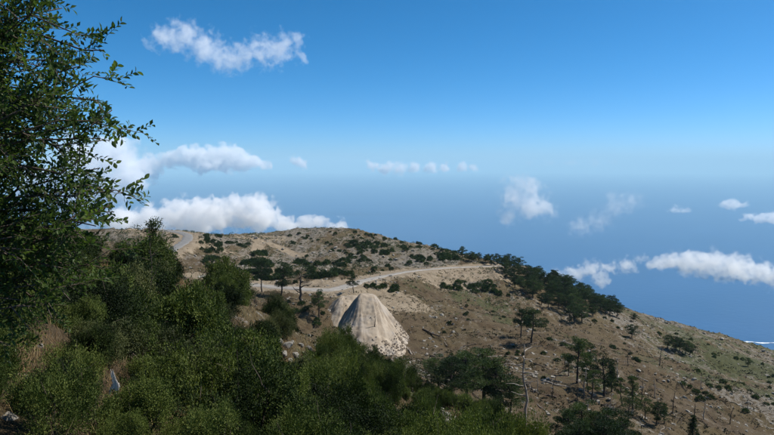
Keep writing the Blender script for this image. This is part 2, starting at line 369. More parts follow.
cloud(2300, [(655,266,9),(672,262,13),(690,264,15),(708,262,15),(725,266,17),(742,270,17),(760,272,15),(780,276,17),(800,276,14),(690,254,8)], 0.018, 'thick white cloud bank hanging over sea beyond the seaward slope', 0.85, 0.65, seed=12)
cloud(2200, [(555,282,15),(575,274,12),(592,270,11),(608,268,10),(625,265,11),(600,280,9),(640,258,6)], 0.016, 'broken white cloud tucked behind the pine covered shoulder', 0.9, 0.7, seed=13)
cloud(9000, [(530,164,6),(550,163,7),(572,163,8),(595,163,7),(612,162,5)], 0.0008, 'faint streak of cirrus along the horizon', 0.5, 0.7, seed=14, squash=0.4)

# ---------------------------------------------------------------- haze: the air over the sea
def build_haze():
    bm = bmesh.new(); zt = 520.0; zb = -1960.0; L = 127000.0
    bmesh.ops.create_cube(bm, size=1.0, matrix=Matrix.Translation((0, 0, (zt + zb) / 2)) @ Matrix.Diagonal((2 * L, 2 * L, zt - zb, 1)))
    me = bpy.data.meshes.new('haze'); bm.to_mesh(me); bm.free()
    t = NT('sea_air'); t.n.remove(t.b); pv = t.new('ShaderNodeVolumePrincipled')
    pv.inputs['Color'].default_value = (0.60, 0.90, 1.0, 1); pv.inputs['Density'].default_value = 4.6e-5; pv.inputs['Anisotropy'].default_value = 0.0
    t.l.new(pv.outputs[0], t.out.inputs['Volume']); t.m.cycles.homogeneous_volume = True
    me.materials.append(t.m); o = link('haze', me); o.display_type = 'WIRE'
    return tag(o, 'pale blue sea haze thickening towards the horizon', None, None, 'stuff')
build_haze()

# ---------------------------------------------------------------- roads
def strip_mesh(name, L, width, mat, lift=0.06, taper_at=(1, 1, 1, 1)):
    L = np.asarray(L); T = np.gradient(L, axis=0); T[:, 2] = 0; T /= np.linalg.norm(T, axis=1)[:, None]
    N = np.stack([-T[:, 1], T[:, 0], 0 * T[:, 0]], 1); u = np.array([-1.0, -0.86, -0.4, 0, 0.4, 0.86, 1.0]); n = len(L)
    jit = rng.uniform(0.78, 1.2, (n, 2)); rows = []; taper = np.interp(np.linspace(0, 1, n), [0, 0.35, 0.5, 1], taper_at)
    for k, a in enumerate(u):
        w = width / 2 * a * (jit[:, 0] if a < 0 else jit[:, 1]) * taper
        P = L + N * w[:, None]; P[:, 2] += lift + 0.05 * (1 - a * a) - (0.25 if abs(a) == 1 else 0); rows.append(P)
    V = np.stack(rows, 1).reshape(-1, 3); m = len(u); i = np.arange(n - 1)[:, None] * m; j = np.arange(m - 1)[None]
    F = np.stack([i + j, i + j + 1, i + m + j + 1, i + m + j], -1).reshape(-1, 4)
    return mesh_np(name, V, F, [mat], True)
def road_material(name, c0, c1, c2):
    t = NT(name); p = t.pos(); n1 = t.noise(p, 0.5, 6, 0.7); n2 = t.noise(p, 6, 4, 0.7)
    col = t.mix(t.ramp(n1, [(0.35, 0.0), (0.65, 1.0)]), c0, c1); col = t.mix(t.ramp(n2, [(0.55, 0.0), (0.75, 0.6)]), col, c2)
    return t.done(col, 0.9, t.bump(n2, 0.4, 0.05), 0.2)
M['asphalt'] = road_material('worn_asphalt', (0.15, 0.148, 0.142), (0.20, 0.192, 0.18), (0.27, 0.25, 0.215))
M['gravel_road'] = road_material('chalky_road', (0.19, 0.175, 0.155), (0.30, 0.275, 0.24), (0.42, 0.385, 0.335))
tag(link('road', strip_mesh('road', ROAD_UP, 5.0, M['asphalt'])), 'grey asphalt road bending round the pale hill crest', None, None, 'structure')
tag(link('gravel_road', strip_mesh('gravel_road', ROAD_MAIN, 5.0, M['gravel_road'], 0.06, (0.55, 0.65, 1.0, 0.9))), 'pale dusty road curving along the pass above the spilled earth heap', None, None, 'structure')

# ---------------------------------------------------------------- the heap of spilled earth below the road
def build_mound():
    A1 = at(364, 292.5, 160); A0 = at(343, 297, 166)
    xs = np.linspace(A1[0] - 20, A1[0] + 20, 210); ys = np.linspace(132, 176, 210); X, Y = np.meshgrid(xs, ys); x = X.ravel(); y = Y.ravel()
    g = height(x, y)
    def lobe(c, ridge_dir, rlen, sl, seed, sx):
        d = np.array(ridge_dir) / np.linalg.norm(ridge_dir); t = np.clip((x - c[0]) * d[0] + (y - c[1]) * d[1], 0, rlen)
        dx = (x - c[0] - t * d[0]) * sx; dy = y - c[1] - t * d[1]; r = np.sqrt(dx * dx + dy * dy + 7.0) - 2.2; th = np.arctan2(dx, -dy)
        gul = fbm(th * 5 + seed * 3, r * 0.12, 1.0, 4, 0.6)
        return c[2] - 0.03 * t - sl * (r - 0.009 * np.minimum(r, 26) ** 2) + 0.13 * gul * smooth(1.0, 8, r), gul
    l1, g1 = lobe(A1 - np.array([0.6, 0, 0]), (1, 0.1), 2.8, 0.66, 1.0, 2.6); l0, g0 = lobe(A0 + np.array([0, 0, 0.5]), (0.9, 0.5), 3.4, 0.70, 4.0, 1.8)
    z = np.maximum(l1, l0) - 0.5 * smooth(1.6, 0.0, np.abs(l1 - l0)) + 0.55 * fbm(x, y, 6.0, 3) + fbm(x, y, 0.9, 3) * 0.10; streak = np.where(l1 > l0, g1, g0)
    keep = (z > g - 0.6).reshape(X.shape); n = X.shape[1]
    V = np.stack([x, y, np.maximum(z, g - 0.8)], 1)
    F = []
    q = keep[:-1, :-1] | keep[1:, :-1] | keep[:-1, 1:] | keep[1:, 1:]
    for i, j in zip(*np.nonzero(q)): F.append((i * n + j, i * n + j + 1, (i + 1) * n + j + 1, (i + 1) * n + j))
    used = np.unique(F); mp = np.full(len(V), -1); mp[used] = np.arange(len(used))
    t = NT('spilled_earth'); p = t.pos(); sc = t.new('ShaderNodeVectorMath', operation='MULTIPLY'); t.put(sc.inputs[0], p); sc.inputs[1].default_value = (1.0, 0.35, 0.35)
    st = t.math('ADD', t.math('MULTIPLY', t.attr('streak'), 0.6), t.math('MULTIPLY', t.noise(sc.outputs[0], 1.3, 5, 0.65, 0.5), 0.4)); n2 = t.noise(p, 3.5, 5, 0.75); n3 = t.noise(p, 0.25, 4, 0.6)
    col = t.ramp(st, [(0.25, (0.17, 0.135, 0.10)), (0.47, (0.28, 0.226, 0.165)), (0.70, (0.36, 0.30, 0.23))])
    col = t.mix(t.ramp(n3, [(0.5, 0.0), (0.66, 0.5)]), col, (0.33, 0.30, 0.265)); col = t.mix(t.ramp(n2, [(0.55, 0.0), (0.75, 0.4)]), col, (0.22, 0.18, 0.14))
    m = t.done(col, 0.95, t.bump(t.math('ADD', t.math('MULTIPLY', st, 0.5), n2), 0.5, 0.10), 0.15)
    me = mesh_np('earth_heap', V[used], mp[np.array(F)], [m], True); zz = z; attr(me, 'streak', streak[used] * 0.5 + 0.5)
    global mound_h
    def mound_h(px, py):
        d = ray(px, py); best = None
        for tt in np.linspace(125, 185, 400):
            P = d * tt; i = int(round((P[1] - ys[0]) / (ys[1] - ys[0]))); j = int(round((P[0] - xs[0]) / (xs[1] - xs[0])))
            if 0 <= i < 210 and 0 <= j < 210 and P[2] < z.reshape(X.shape)[i, j]: return np.array([P[0], P[1], z.reshape(X.shape)[i, j]])
    o = tag(link('earth_heap', me), 'pale heap of loose earth and gravel spilled below the road', 'earth heap')
    gg = np.random.default_rng(12); ii = gg.choice(np.nonzero((zz > g) & (gg.uniform(0, 1, len(zz)) < 0.9 * smooth(A1[2] - 7, A1[2] - 12, zz) + 0.005))[0], 420); n = len(ii); s_ = gg.uniform(0.08, 0.32, n) ** 1.3 * 1.6
    base = np.array([(1, 0.2, 0), (0.1, 1, 0), (-1, -0.1, 0), (0, -1, 0), (0.6, 0.1, 0.7), (-0.1, 0.6, 0.8), (-0.6, 0, 0.6), (0.1, -0.55, 0.7)]); fc = np.array([(0, 1, 5, 4), (1, 2, 6, 5), (2, 3, 7, 6), (3, 0, 4, 7), (4, 5, 6, 7)])
    Bv = base[None] * gg.uniform(0.6, 1.4, (n, 8, 3)) * s_[:, None, None] + np.stack([x[ii], y[ii], zz[ii]], 1)[:, None] + gg.uniform(-0.1, 0.1, (n, 1, 3)) * np.array([1, 1, 0])
    rb = link('rubble', mesh_np('rubble', Bv.reshape(-1, 3), (np.arange(n)[:, None, None] * 8 + fc[None]).reshape(-1, 4), [m]), o); rb['kind'] = 'stuff'
    return o
build_mound()

# ---------------------------------------------------------------- plant building blocks
def leaf_quads(C0, D, N, L, Wd, fold=0.25):
    """a rhombic folded leaf per row: base C0, direction D, normal N, length L, width Wd -> V, F (two triangles-worth quads)"""
    n = len(C0); L = np.broadcast_to(L, (n,))[:, None]; Wd = np.broadcast_to(Wd, (n,))[:, None]
    S = np.cross(D, N); S /= np.linalg.norm(S, axis=1)[:, None] + 1e-9; N2 = np.cross(S, D)
    a = C0; b = C0 + D * L * 0.5 + S * Wd * 0.5 + N2 * Wd * fold; c = C0 + D * L; d = C0 + D * L * 0.5 - S * Wd * 0.5 + N2 * Wd * fold
    V = np.stack([a, b, c, d], 1).reshape(-1, 3); F = np.arange(4 * n).reshape(n, 4); return V, F
def unit(n, g):
    v = g.normal(size=(n, 3)); return v / np.linalg.norm(v, axis=1)[:, None]
def nrm(v): return v / (np.linalg.norm(v, axis=-1, keepdims=True) + 1e-9)
def tube(P, r, k=6):
    P = np.asarray(P, float); r = np.asarray(r, float); n = len(P); T = nrm(np.gradient(P, axis=0))
    ref = np.where(np.abs(T[:, 2:3]) > 0.9, np.array([[1.0, 0, 0]]), np.array([[0, 0, 1.0]])); A = nrm(np.cross(T, ref)); B = np.cross(T, A)
    th = np.linspace(0, 2 * math.pi, k, endpoint=False)
    V = (P[:, None] + r[:, None, None] * (A[:, None] * np.cos(th)[None, :, None] + B[:, None] * np.sin(th)[None, :, None])).reshape(-1, 3)
    i = np.arange(n - 1)[:, None] * k; j = np.arange(k)[None]; F = np.stack([i + j, i + (j + 1) % k, i + k + (j + 1) % k, i + k + j], -1).reshape(-1, 4)
    # end caps as a cone tip of quads
    V = np.vstack([V, P[-1] + T[-1] * r[-1] * 0.5, P[0]]); e = len(V) - 2; b0 = (n - 1) * k; jj = np.arange(0, k, 2)
    F = np.vstack([F, np.stack([b0 + jj, b0 + (jj + 1) % k, b0 + (jj + 2) % k, np.full(len(jj), e)], 1), np.stack([(jj + 2) % k, (jj + 1) % k, jj, np.full(len(jj), e + 1)], 1)])
    return V, F
class Geo:
    def __init__(s): s.V = []; s.F = []; s.n = 0
    def add(s, V, F): s.V.append(V); s.F.append(np.asarray(F) + s.n); s.n += len(V)
    def mesh(s, name, mats, smooth=False): return mesh_np(name, np.vstack(s.V), np.vstack(s.F), mats, smooth)
def bend_line(a, b, n, amp, g, sag=0.0):
    t = np.linspace(0, 1, n)[:, None]; P = a + (b - a) * t; L = np.linalg.norm(b - a)
    w = np.cumsum(g.normal(size=(n, 3)), 0); w -= w[0] + (w[-1] - w[0]) * t; P = P + w * amp * L / math.sqrt(n); P[:, 2] += sag * L * (t[:, 0] * (1 - t[:, 0]))
    return P
def foliage_material(name, dark, mid, light, scale=6.0, trans=0.25, rough=0.55, spread=0.5):
    t = NT(name); oi = t.new('ShaderNodeObjectInfo'); p = t.objco()
    n = t.noise(p, scale, 3, 0.6); n2 = t.noise(p, scale * 9, 2, 0.5)
    f = t.math('ADD', t.math('MULTIPLY', n, 0.75), t.math('MULTIPLY', n2, 0.55)); f = t.math('ADD', f, t.math('MULTIPLY', t.math('SUBTRACT', oi.outputs['Random'], 0.5), spread * 0.45))
    col = t.ramp(f, [(0.46, dark), (0.64, mid), (0.82, light)])
    t.done(col, rough, None, 0.12)
    tr = t.new('ShaderNodeBsdfTranslucent'); t.put(tr.inputs[0], t.mix(1.0, col, (1.35, 1.5, 0.7), 'MULTIPLY'))
    mx = t.new('ShaderNodeMixShader'); mx.inputs[0].default_value = trans; t.l.new(t.b.outputs[0], mx.inputs[1]); t.l.new(tr.outputs[0], mx.inputs[2]); t.l.new(mx.outputs[0], t.out.inputs['Surface'])
    return t.m
def bark_material(name, c0, c1, scale=6):
    t = NT(name); p = t.objco(); sc = t.new('ShaderNodeVectorMath', operation='MULTIPLY'); t.put(sc.inputs[0], p); sc.inputs[1].default_value = (1, 1, 0.25)
    n = t.noise(sc.outputs[0], scale, 6, 0.7); return t.done(t.ramp(n, [(0.3, c0), (0.7, c1)]), 0.9, t.bump(n, 0.8, 0.05), 0.2)
M['shrub_dark'] = foliage_material('evergreen_shrub_leaf', (0.009, 0.016, 0.005), (0.034, 0.053, 0.013), (0.115, 0.142, 0.033), 3.2, 0.16, 0.65, 0.9)  # light tone raised in noise patches: sunlit tops put into the leaf colour
M['shrub_green'] = foliage_material('juniper_sprays', (0.014, 0.025, 0.007), (0.052, 0.077, 0.017), (0.140, 0.162, 0.040), 2.6, 0.14, 0.65, 0.8)
M['shrub_olive'] = foliage_material('olive_shrub_leaf', (0.024, 0.031, 0.012), (0.058, 0.068, 0.026), (0.115, 0.122, 0.046), 2.4, 0.14, 0.65, 0.8)
M['shrub_far'] = foliage_material('far_scrub_leaf', (0.016, 0.030, 0.014), (0.032, 0.052, 0.021), (0.055, 0.080, 0.030), 1.5)
M['pine'] = foliage_material('pine_needles', (0.012, 0.024, 0.010), (0.030, 0.052, 0.020), (0.066, 0.094, 0.034), 0.9, 0.22, 0.6, 0.8)
M['tree_leaf'] = foliage_material('broad_leaf', (0.026, 0.044, 0.014), (0.055, 0.090, 0.025), (0.110, 0.150, 0.040), 3.0, 0.42, 0.42)
M['bark'] = bark_material('grey_brown_bark', (0.05, 0.038, 0.028), (0.14, 0.11, 0.085))
M['pine_bark'] = bark_material('dark_pine_bark', (0.035, 0.027, 0.022), (0.10, 0.08, 0.065), 3)
M['dead_wood'] = bark_material('weathered_dead_wood', (0.16, 0.13, 0.10), (0.42, 0.37, 0.31), 4)
M['charred_wood'] = bark_material('dark_dead_wood', (0.035, 0.028, 0.022), (0.13, 0.10, 0.075), 4)
def straw_material():
    t = NT('dry_grass'); n = t.noise(t.pos(), 0.9, 4, 0.6); c = t.ramp(n, [(0.3, (0.17, 0.11, 0.045)), (0.5, (0.30, 0.22, 0.10)), (0.7, (0.42, 0.34, 0.17))]); return t.done(c, 0.8, None, 0.2)
M['straw'] = straw_material()
def rock_material():
    t = NT('limestone'); p = t.pos(); n = t.noise(p, 1.6, 6, 0.7); n2 = t.noise(p, 12, 5, 0.7)
    c = t.ramp(n, [(0.3, (0.12, 0.105, 0.085)), (0.5, (0.24, 0.22, 0.185)), (0.72, (0.40, 0.375, 0.33))]); c = t.mix(t.ramp(n2, [(0.3, 0.6), (0.5, 0.0)]), c, (0.16, 0.14, 0.11))
    return t.done(c, 0.9, t.bump(t.math('ADD', n, t.math('MULTIPLY', n2, 0.4)), 0.8, 0.08), 0.2)
M['rock'] = rock_material()

def shrub_meshes(seed, nleaf, leaf, fmat, lobes=9, tall=1.0, upright=0.0, up_bias=0.35):
    """unit shrub (radius about 1): leafy sprays over several lobes, and the stems inside"""
    g = np.random.default_rng(seed); cs = []; rs_ = []
    for i in range(lobes):
        a = g.uniform(0, 2 * math.pi); q = math.sqrt(g.uniform(0, 1)) * 0.74; z = g.uniform(0.2, 1.05) * (1 - 0.5 * q) * tall
        cs.append((q * math.cos(a), q * math.sin(a), z)); rs_.append(g.uniform(0.2, 0.42))
    cs = np.array(cs); rs_ = np.array(rs_)
    per = 40; ns = nleaf // per; k = g.choice(lobes, ns, p=rs_ ** 2 / (rs_ ** 2).sum()); d = unit(ns, g); d[:, 2] = np.abs(d[:, 2]) - g.uniform(0, 0.7, ns) ** 1.5; d = nrm(d)
    rad = rs_[k] * (0.66 + 0.48 * g.uniform(0, 1, ns)) * (1 + 0.25 * np.sin(d[:, 0] * 6 + k) * np.sin(d[:, 1] * 5 + 2 * k))
    sp = cs[k] + d * rad[:, None]; sp[:, 2] = np.maximum(sp[:, 2], 0.02)
    ax = nrm(d * 0.8 + np.array([0, 0, up_bias + upright * 0.8]) + 0.45 * unit(ns, g)); cr = leaf * g.uniform(1.5, 3.0, ns)     # twig ends carry balls (or plumes) of leaves
    q = unit(ns * per, g) * (g.uniform(0.1, 1, ns * per) ** 0.5)[:, None]; AX = np.repeat(ax, per, 0); al = (q * AX).sum(1, keepdims=True)
    q = q + AX * al * (0.35 + 1.1 * upright); base = np.repeat(sp, per, 0) + q * np.repeat(cr, per)[:, None]; n = len(base)
    ld = nrm(q * 0.9 + AX * (0.35 + upright * 0.7) + 0.5 * unit(n, g)); nn = nrm(np.repeat(d, per, 0) * 1.1 + q * 0.5 + 0.55 * unit(n, g) + np.array([0, 0, 0.2]))
    V, F = leaf_quads(base, ld, nn, leaf * g.uniform(0.65, 1.25, n), leaf * (0.60 - 0.28 * upright) * g.uniform(0.7, 1.2, n))
    fol = mesh_np('foliage', V, F, [fmat])
    ge = Geo()
    for i in range(lobes + 3):
        e = cs[i % lobes] + g.normal(0, 0.12, 3); P = bend_line(np.array([g.normal(0, 0.06), g.normal(0, 0.06), -0.15]), e, 6, 0.10, g); ge.add(*tube(P, np.linspace(0.035, 0.008, 6), 4))
    for i in range(9):   # bare twigs standing out of the leaves
        d_ = nrm(np.array([g.normal(), g.normal(), abs(g.normal()) + 0.5])); a_ = cs[g.integers(lobes)]; ge.add(*tube(bend_line(a_, a_ + d_ * g.uniform(0.4, 0.62), 5, 0.12, g), np.linspace(0.008, 0.0025, 5), 3))
    return fol, ge.mesh('stem', [M['bark']])
def plant(name, meshes, loc, scale, label, cat, group, names=('foliage', 'stem'), rotz=None, tilt=(0, 0)):
    o = bpy.data.objects.new(name, None); C.objects.link(o); o.location = [float(v) for v in loc]; o.empty_display_size = 0.2
    o.rotation_euler = (tilt[0], tilt[1], random.uniform(0, 6.28) if rotz is None else rotz); o.scale = scale if hasattr(scale, '__len__') else (scale,) * 3
    for nm, me in zip(names, meshes): link(nm, me, o)
    return tag(o, label, cat, group)
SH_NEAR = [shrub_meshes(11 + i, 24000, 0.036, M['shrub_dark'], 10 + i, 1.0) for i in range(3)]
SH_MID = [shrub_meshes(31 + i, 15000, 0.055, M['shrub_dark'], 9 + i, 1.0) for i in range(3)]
SH_GREEN = [shrub_meshes(51 + i, 15000, 0.050, M['shrub_green'], 11, 1.1, 0.5) for i in range(2)]
SH_OLIVE = [shrub_meshes(55 + i, 15000, 0.048, M['shrub_olive'], 8, 0.9, 0.1) for i in range(2)]

# ---------------------------------------------------------------- foreground shrubs on the near slope
GAPS = [(35,350,26,20),(22,380,14,8),(115,376,13,22),(192,284,16,13),(246,318,15,14),(296,350,22,13),(404,410,12,10),(452,422,12,12),(514,422,14,10),(100,262,12,8)]
def clear_of_gaps(cx, cy, rx, ry):
    for gx, gy, a, b in GAPS:
        if ((cx - gx) / (a + 0.62 * rx)) ** 2 + ((cy - gy) / (b + 0.62 * ry)) ** 2 < 1: return False
    return True
def in_poly(x, y, poly):
    c = False; j = len(poly) - 1
    for i in range(len(poly)):
        xi, yi = poly[i]; xj, yj = poly[j]
        if (yi > y) != (yj > y) and x < (xj - xi) * (y - yi) / (yj - yi) + xi: c = not c
        j = i
    return c
POLY = [(-80,285),(60,262),(110,262),(150,266),(200,282),(262,312),(300,340),(350,362),(420,384),(470,398),(515,425),(520,470),(560,700),(-200,700),(-200,300)]
placed = []
def try_shrub(x, y, r, tight):
    for X, Y, q in placed:
        if (X - x) ** 2 + (Y - y) ** 2 < (tight * (q + r)) ** 2: return False
    z = gz(x, y); gx, gy = project([(x, y, z)])
    if not in_poly(gx[0], gy[0], POLY): return False
    cx, cy = project([(x, y, z + 0.6 * r)]); rp = FPX * r / y
    if cy[0] - rp > 436 or cx[0] + rp < -15: return False
    return clear_of_gaps(cx[0], cy[0], rp, rp * 0.8) and z
PLACES = [((115, 376), 'beside the torn white plastic'), ((40, 350), 'at the edge of the dry ground under the leafy tree'), ((150, 275), 'around the slender young tree'), ((296, 350), 'beside the pale boulder outcrop'),
          ((452, 420), 'by the boulders at the lip of the slope'), ((172, 350), 'round the thin pale bare sapling'), ((230, 300), 'on the crest facing the upper road'), ((360, 370), 'on the crest facing the earth heap'), ((230, 420), 'deep in the thicket'), ((350, 425), 'in the hollow below the boulder outcrop'), ((60, 425), 'at the foot of the leafy tree'), ((485, 400), 'under the pines at the thicket edge')]
g = np.random.default_rng(21); cnt = 0
for it in range(14000):
    if cnt > 420: break
    D = 4.6 * (60 / 4.6) ** (g.uniform(0, 1) ** 0.55); x = g.uniform(-0.70, 0.24) * D
    r = g.uniform(0.6, 1.0) if D < 13 else (g.uniform(0.9, 1.6) if D < 30 else g.uniform(1.1, 2.0))
    if D < 6.5: r *= 0.5
    if it > 7000: r *= 0.6
    z = try_shrub(x, D, r, 0.80 if it < 7000 else 0.66)
    if z is False: continue
    placed.append((x, D, r)); cnt += 1
    px, py = project([(x, D, z + 0.5 * r)]); green = (px[0] > 318 and D > 12 and g.uniform() < 0.7) or (D < 7 and g.uniform() < 0.4)
    sc = (r, r * g.uniform(0.85, 1.1), r * g.uniform(1.0, 1.6))
    where = min(PLACES, key=lambda q: (q[0][0] - px[0]) ** 2 + (q[0][1] - py[0]) ** 2)[1]
    if green:
        plant('juniper_bush', SH_GREEN[cnt % 2], (x, D, z - 0.1 * r), sc, 'bright green feathery juniper bush ' + where, 'bush', 'juniper bushes ' + where)
    elif g.uniform() < 0.14:
        plant('olive_shrub', SH_OLIVE[cnt % 2], (x, D, z - 0.1 * r), sc, 'paler olive green shrub ' + where, 'shrub', 'olive shrubs ' + where)
    else:
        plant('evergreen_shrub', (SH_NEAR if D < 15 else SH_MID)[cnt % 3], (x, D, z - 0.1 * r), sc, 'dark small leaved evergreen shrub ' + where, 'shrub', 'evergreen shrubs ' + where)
print('NEAR SHRUBS', cnt)

# ---------------------------------------------------------------- pines
def pine_meshes(seed, h=8.0, spread=2.6, style='flat', nq=2600, q=0.24, skip=0.16):
    g = np.random.default_rng(seed); lean = g.normal(0, 0.05, 2) * h; top = np.array([lean[0], lean[1], h * 0.93])
    tr = bend_line(np.array([0, 0, -0.6]), top, 9, 0.03, g); ge = Geo(); ge.add(*tube(tr, np.linspace(0.028, 0.008, 9) * h, 7)); ck = Geo()
    clumps = []
    lv = {'flat': 5, 'cone': 9, 'round': 7}[style]; lo = {'flat': 0.52, 'cone': 0.22, 'round': 0.32}[style]
    for i in range(lv):
        f = lo + (1 - lo) * (i / (lv - 1)); zc = f * h * 0.95
        wide = {'flat': (0.55 + 0.45 * math.sin(math.pi * min(1, (f - lo) / (1 - lo) * 0.8 + 0.25))), 'cone': 1.12 - f, 'round': 1.05 * math.sin(math.pi * (0.16 + 0.72 * (f - lo) / (1 - lo)))}[style] * spread
        nb = 4 if i < lv - 1 else 2
        a0 = g.uniform(0, 6.28)
        for b in range(nb):
            if g.uniform() < skip: continue
            a = a0 + b * 6.28 / nb + g.normal(0, 0.3); L = wide * g.uniform(0.6, 1.1); o = np.array([np.interp(zc, tr[:, 2], tr[:, 0]), np.interp(zc, tr[:, 2], tr[:, 1]), zc * 0.96])
            e = o + np.array([L * math.cos(a), L * math.sin(a), g.uniform(0.0, 0.12) * h * (1 if style != 'cone' else 0.3)]); P = bend_line(o, e, 5, 0.08, g, 0.1); ge.add(*tube(P, np.linspace(0.010, 0.003, 5) * h, 4))
            for s_ in (0.55, 0.95):
                c = P[0] + (e - P[0]) * s_ + g.normal(0, 0.08, 3) * spread; clumps.append((c, spread * g.uniform(0.22, 0.38) * (0.8 if s_ < 0.9 else 1)))
    clumps.append((top + np.array([0, 0, 0.02 * h]), spread * 0.34))
    w = np.array([r * r for _, r in clumps]); k = g.choice(len(clumps), nq, p=w / w.sum()); d = unit(nq, g); cc = np.array([c for c, _ in clumps])[k]; rr = np.array([r for _, r in clumps])[k]
    P = cc + d * (rr * g.uniform(0.35, 1.0, nq) ** 0.6)[:, None] * np.array([1, 1, 0.48]); ax = nrm(d * 0.6 + unit(nq, g) * 0.6 + np.array([0, 0, 0.5])); nn = unit(nq, g)
    V, F = leaf_quads(P, ax, nn, q * g.uniform(0.7, 1.4, nq), q * 0.5 * g.uniform(0.6, 1.2, nq)); ck.add(V, F)
    return ck.mesh('crown', [M['pine']]), ge.mesh('trunk', [M['pine_bark']], True)
PINE = {'flat': [pine_meshes(71 + i, 8.0, 2.7, 'flat', 5200) for i in range(3)], 'cone': [pine_meshes(81 + i, 8.0, 2.0, 'cone', 5600) for i in range(2)], 'round': [pine_meshes(91 + i, 8.0, 2.6, 'round', 6500) for i in range(3)]}
PINE['sparse'] = [pine_meshes(111 + i, 8.0, 2.1, ('round', 'flat', 'cone', 'round')[i], 3400, 0.22, 0.42) for i in range(4)]
def pine(px, py, hpx, style, label, group=None, name='pine_tree', i=None, wide=1.0):
    b = hit(px, py, 30)
    if b is None: return
    h = hpx / FPX * b[1]; s_ = h / 8.0; v = PINE[style]
    return plant(name, v[(i if i is not None else random.randrange(99)) % len(v)], b, (s_ * wide, s_ * wide, s_), label, 'pine tree', group, ('crown', 'trunk'))
pine(398, 1, 1, 'flat', '') if False else None
# around the heap and the road
b = np.array(at(350, 297, 166)); 
pine(319, 318, 26, 'flat', 'flat topped pine standing beside the shaded foot of the earth heap', i=0, wide=1.1)
pine(262, 292, 30, 'flat', 'umbrella pine by the road behind the shrubs, with bare lower trunk', i=2, wide=0.95)
pine(281, 296, 34, 'round', 'thick pine with low crown next to the twisted dead tree', i=1)
pine(354, 293, 16, 'flat', 'small pine rooted at the crest of the earth heap', i=2, wide=1.2)
# the pair on the burnt slope
pine(531, 343, 34, 'flat', 'taller of two flat crowned pines casting one shadow on the brown slope', i=1, wide=1.15)
pine(521, 337, 28, 'flat', 'shorter of two flat crowned pines casting one shadow on the brown slope', i=0)
# stand below
for k, (px, py, hp, st) in enumerate([(577,384,48,'flat'),(588,392,46,'cone'),(569,376,30,'flat'),(604,398,50,'round'),(612,392,44,'cone'),(622,406,42,'round'),(634,412,40,'cone'),(645,420,36,'round'),(656,426,36,'round'),(592,404,38,'round'),(665,424,30,'cone'),(628,424,44,'round'),(692,440,28,'cone'),(590,366,32,'flat')]):
    pine(px, py, hp * (0.7 + 0.25 * (k % 3 == 0)), 'sparse' if k % 4 else st, 'dark pine in the loose stand on the shaded lower slope', 'pines in the lower slope stand', i=k)
for k, (px, py, hp) in enumerate([(566,452,42),(584,450,46),(603,454,50),(622,456,40),(594,470,56),(575,466,46)]):
    pine(px, py, hp, 'round', 'bushy pine crown rising from below the lower slope', 'bushy pines at the slope bottom', i=k, wide=1.35)
# pines on the near crest
for k, (px, py, hp) in enumerate([(484,404,56),(468,402,50),(499,410,46),(452,398,42),(440,392,34),(510,414,34)]):
    pine(px, py, hp, 'round', 'dark pine at the edge of the near thicket', 'pines at the edge of the near thicket', i=k, wide=1.45)
# the dark wood on the shoulder
g = np.random.default_rng(5); wood = []
for it in range(4000):
    u = g.uniform(0, 1); px = 505 + 112 * u; top = np.interp(px, [505, 530, 560, 590, 617], [268, 274, 287, 300, 312]); py = top + g.uniform(0, 1) ** 0.9 * np.interp(px, [505, 530, 560, 585, 617], [12, 26, 26, 18, 5])
    if fbm(np.array([px]), np.array([py * 2.2]), 22, 2)[0] < -0.28: continue
    p = hit(px, py, 120)
    if p is None: continue
    if any((p[0] - q[0]) ** 2 + (p[1] - q[1]) ** 2 < 4.1 ** 2 for q in wood): continue
    wood.append(p); h = g.uniform(4.0, 7.8); s_ = h / 8
    plant('pine_tree', (PINE['round'] + PINE['flat'][:1])[len(wood) % 4], p, (s_ * g.uniform(1.05, 1.5), s_ * g.uniform(1.05, 1.5), s_), 'dark pine in the dense wood on the seaward shoulder', 'pine tree', 'pines of the dense shoulder wood', ('crown', 'trunk'))
    if len(wood) > 95: break
print('WOOD', len(wood))
for k, px in enumerate([462, 468, 474, 479, 485, 491, 497, 500, 471, 488]):
    py = np.interp(px, [460, 500], [258, 265]) + (k % 3); pine(px, py, random.uniform(7, 12), 'round', 'dark pine in the small clump where the road meets the skyline', 'pines clumped at the road crest', i=k, wide=1.3)
for px, py, hp in [(574,324,20),(582,322,18),(606,311,10),(614,312,10),(668,349,14),(676,352,15),(685,354,14),(690,355,11),(633,322,9),(632,338,14),(748,367,9),(680,351,13)]:
    pine(px, py, hp, 'round', 'lone rounded pine on the open seaward slope', 'scattered pines on the seaward slope', wide=1.35)

